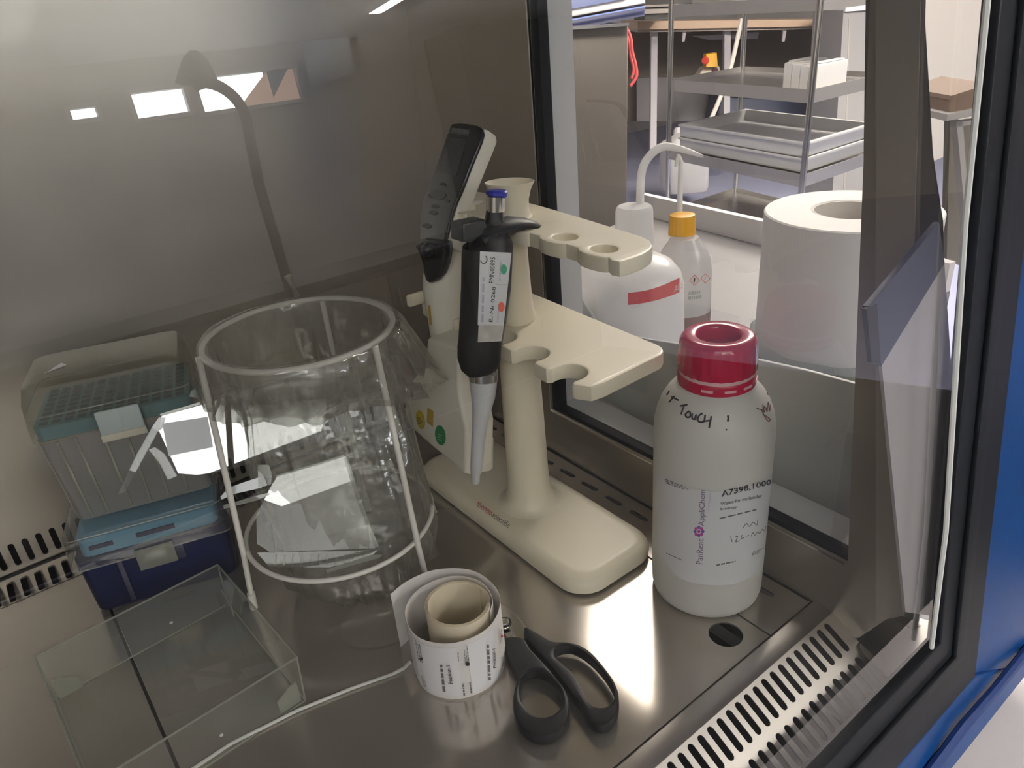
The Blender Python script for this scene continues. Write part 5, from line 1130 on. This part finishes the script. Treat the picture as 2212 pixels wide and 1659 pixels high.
# to the right of the liner: white screen wall, table with a cardboard box
sw = thing('white_screen', 'large plain cream white screen standing right of the cabinet', 'screen', tuple(at_d(2060, 330, 1.5)))
bm = B(); dbox(bm, [(1960, 330), (2010, 352), (2060, 330), (2240, 300), (2240, -160), (1960, -160)], 1.75, 0.02, bev=0.002); obj('board', bm, mat('screen_white', (0.80, 0.74, 0.69), 0.6), sw)
bm = B(); dbox(bm, [(1958, 336), (2010, 357), (2010, 352), (1958, 330)], 1.748, 0.024); obj('bottom_edge', bm, mat('tan_edge', (0.45, 0.30, 0.18), 0.6), sw)
tbx = thing('cardboard_box', 'brown cardboard box on the small grey table at the right edge', 'cardboard box', tuple(at_d(2085, 245, 1.35)))
bm = B(); dbox(bm, [(2051, 250), (2140, 232), (2140, 186), (2053, 214)], 1.35, 0.16, bev=0.002); obj('carton', bm, mat('cardboard', (0.17, 0.105, 0.065), 0.8, noise=0.1, nscale=30), tbx)
bm = B(); dbox(bm, [(2053, 216), (2140, 188), (2140, 180), (2055, 207)], 1.348, 0.16); obj('lid_flap', bm, MATS['cardboard'], tbx)
tt = thing('side_table', 'small grey table with brown back panel at the right edge', 'table', tuple(at_d(2080, 500, 1.4)))
bm = B(); dbox(bm, [(2044, 262), (2150, 242), (2150, 228), (2046, 247)], 1.34, 0.3, bev=0.002); obj('top', bm, mat('table_grey', (0.30, 0.28, 0.27), 0.5), tt)
bm = B(); dbox(bm, [(2066, 262), (2080, 260), (2098, 520), (2090, 520)], 1.36, 0.02); obj('leg', bm, MATS['table_grey'], tt)
bm = B(); dbox(bm, [(2066, 275), (2140, 262), (2140, 255), (2066, 264)], 1.36, 0.02); obj('rail', bm, MATS['table_grey'], tt)
bm = B(); dbox(bm, [(2052, 262), (2140, 250), (2150, 500), (2075, 575), (2045, 560)], 1.44, 0.02); obj('back_board', bm, mat('brown_board', (0.10, 0.08, 0.055), 0.6, noise=0.1), tt)

# unseen dark cupboard, added to darken what glass and steel mirror
dc = thing('tall_cupboard', 'tall dark cupboard against the window wall behind the photographer', 'cupboard', (5.2, -5.6, -0.9))
bm = B(); box(bm, (3.95, -5.95, -0.9), (6.6, -5.4, 1.45), 0.01); obj('carcass', bm, mat('cupboard_dark', (0.10, 0.095, 0.09), 0.5), dc)
for k in range(2):
    bm = B(); box(bm, (4.0 + 1.3 * k, -5.40, -0.8), (5.25 + 1.3 * k, -5.385, 1.4), 0.004); d_ = obj('door', bm, MATS['cupboard_dark'], dc)
    bm = B(); box(bm, (5.12 + 0.18 * k, -5.385, 0.1), (5.14 + 0.18 * k, -5.36, 0.3), 0.003); obj('handle', bm, M_steel, d_)

nS2 = unit((0, -1, 0.1))
def mirr(x, y, Y):
    P = sash(x, y); d = ray(x, y); r = d - 2 * (d @ nS2) * nS2; return P + r * (Y - P[1]) / r[1]
gl_ = thing('arched_lamp', 'dark arched work lamp standing behind the photographer, mirrored in the front glass', 'lamp', tuple(mirr(560, 420, -1.6) * V(1, 1, 0) + V(0, 0, -0.9)))
p_ = spline([mirr(x, y, -1.6) for x, y in ((420, 185), (445, 178), (480, 190), (510, 215), (530, 250), (540, 300), (560, 400))], 6)
p_ += [p_[-1] * V(1, 1, 0) + V(0, 0, -0.88)]
M_lamp = mat('lamp_dark', (0.05, 0.05, 0.05), 0.5)
bm = B(); tube(bm, p_, 0.014, 10); obj('arm', bm, M_lamp, gl_)
h_ = mirr(418, 150, -1.6); bm = B(); lathe(bm, [(0.012, 0.07), (0.03, 0.05), (0.05, 0.0), (0.048, 0.0), (0.01, 0.045)], h_ - V(0, 0, 0.03), 20, axis=(0.2, 0, 1)); obj('shade', bm, M_lamp, gl_)
b_ = p_[-1]; bm = B(); lathe(bm, [(0.14, -0.02), (0.14, 0.0), (0.02, 0.02)], b_, 24); obj('foot', bm, M_lamp, gl_)
q_ = [mirr(x, y, RY0 + 0.04) for x, y in ((672, 190), (768, 155), (745, 40), (650, 90))]
bm = B(); slab(bm, q_, (0, -0.004, 0)); obj('notice', bm, mat('pale_notice', (0.62, 0.65, 0.68), 0.6), org=q_[0], label='blank pale notice on the window wall behind the photographer', cat='notice')

# unseen dark cupboards, added to block the bright room from the sash reflection
for k in range(6):
    x = -2.4 + 0.9 * k
    t = thing('base_cupboard', ('dark base cupboard at the left end of the aisle row', 'dark base cupboard second along the aisle row', 'dark base cupboard third along the aisle row', 'dark base cupboard fourth along the aisle row', 'dark base cupboard fifth along the aisle row', 'dark base cupboard at the right end of the aisle row')[k], 'cupboard', (x + 0.45, -3.35, -0.9), group='dark base cupboards across the aisle')
    bm = B(); box(bm, (x + 0.002, -3.65, -0.9), (x + 0.898, -3.10, -0.06), 0.004); obj('carcass', bm, mat('base_cupboard_dark', (0.05, 0.047, 0.045), 0.6), t)
    for j in range(2):
        bm = B(); box(bm, (x + 0.01 + 0.445 * j, -3.098, -0.85), (x + 0.445 + 0.445 * j, -3.082, -0.08), 0.002); d_ = obj('door', bm, MATS['base_cupboard_dark'], t)
        bm = B(); box(bm, (x + 0.40 + 0.08 * j, -3.08, -0.3), (x + 0.415 + 0.08 * j, -3.06, -0.16), 0.003); obj('handle', bm, M_steel, d_)
bm = B(); box(bm, (-2.42, -3.68, -0.058), (3.02, -3.07, -0.02), 0.004); obj('black_worktop', bm, mat('black_worktop', (0.025, 0.025, 0.027), 0.5), org=(0.3, -3.35, -0.058), label='continuous black worktop on the dark base cupboards', cat='worktop')  # unseen top, added with the cupboards to keep the mirrored room dark
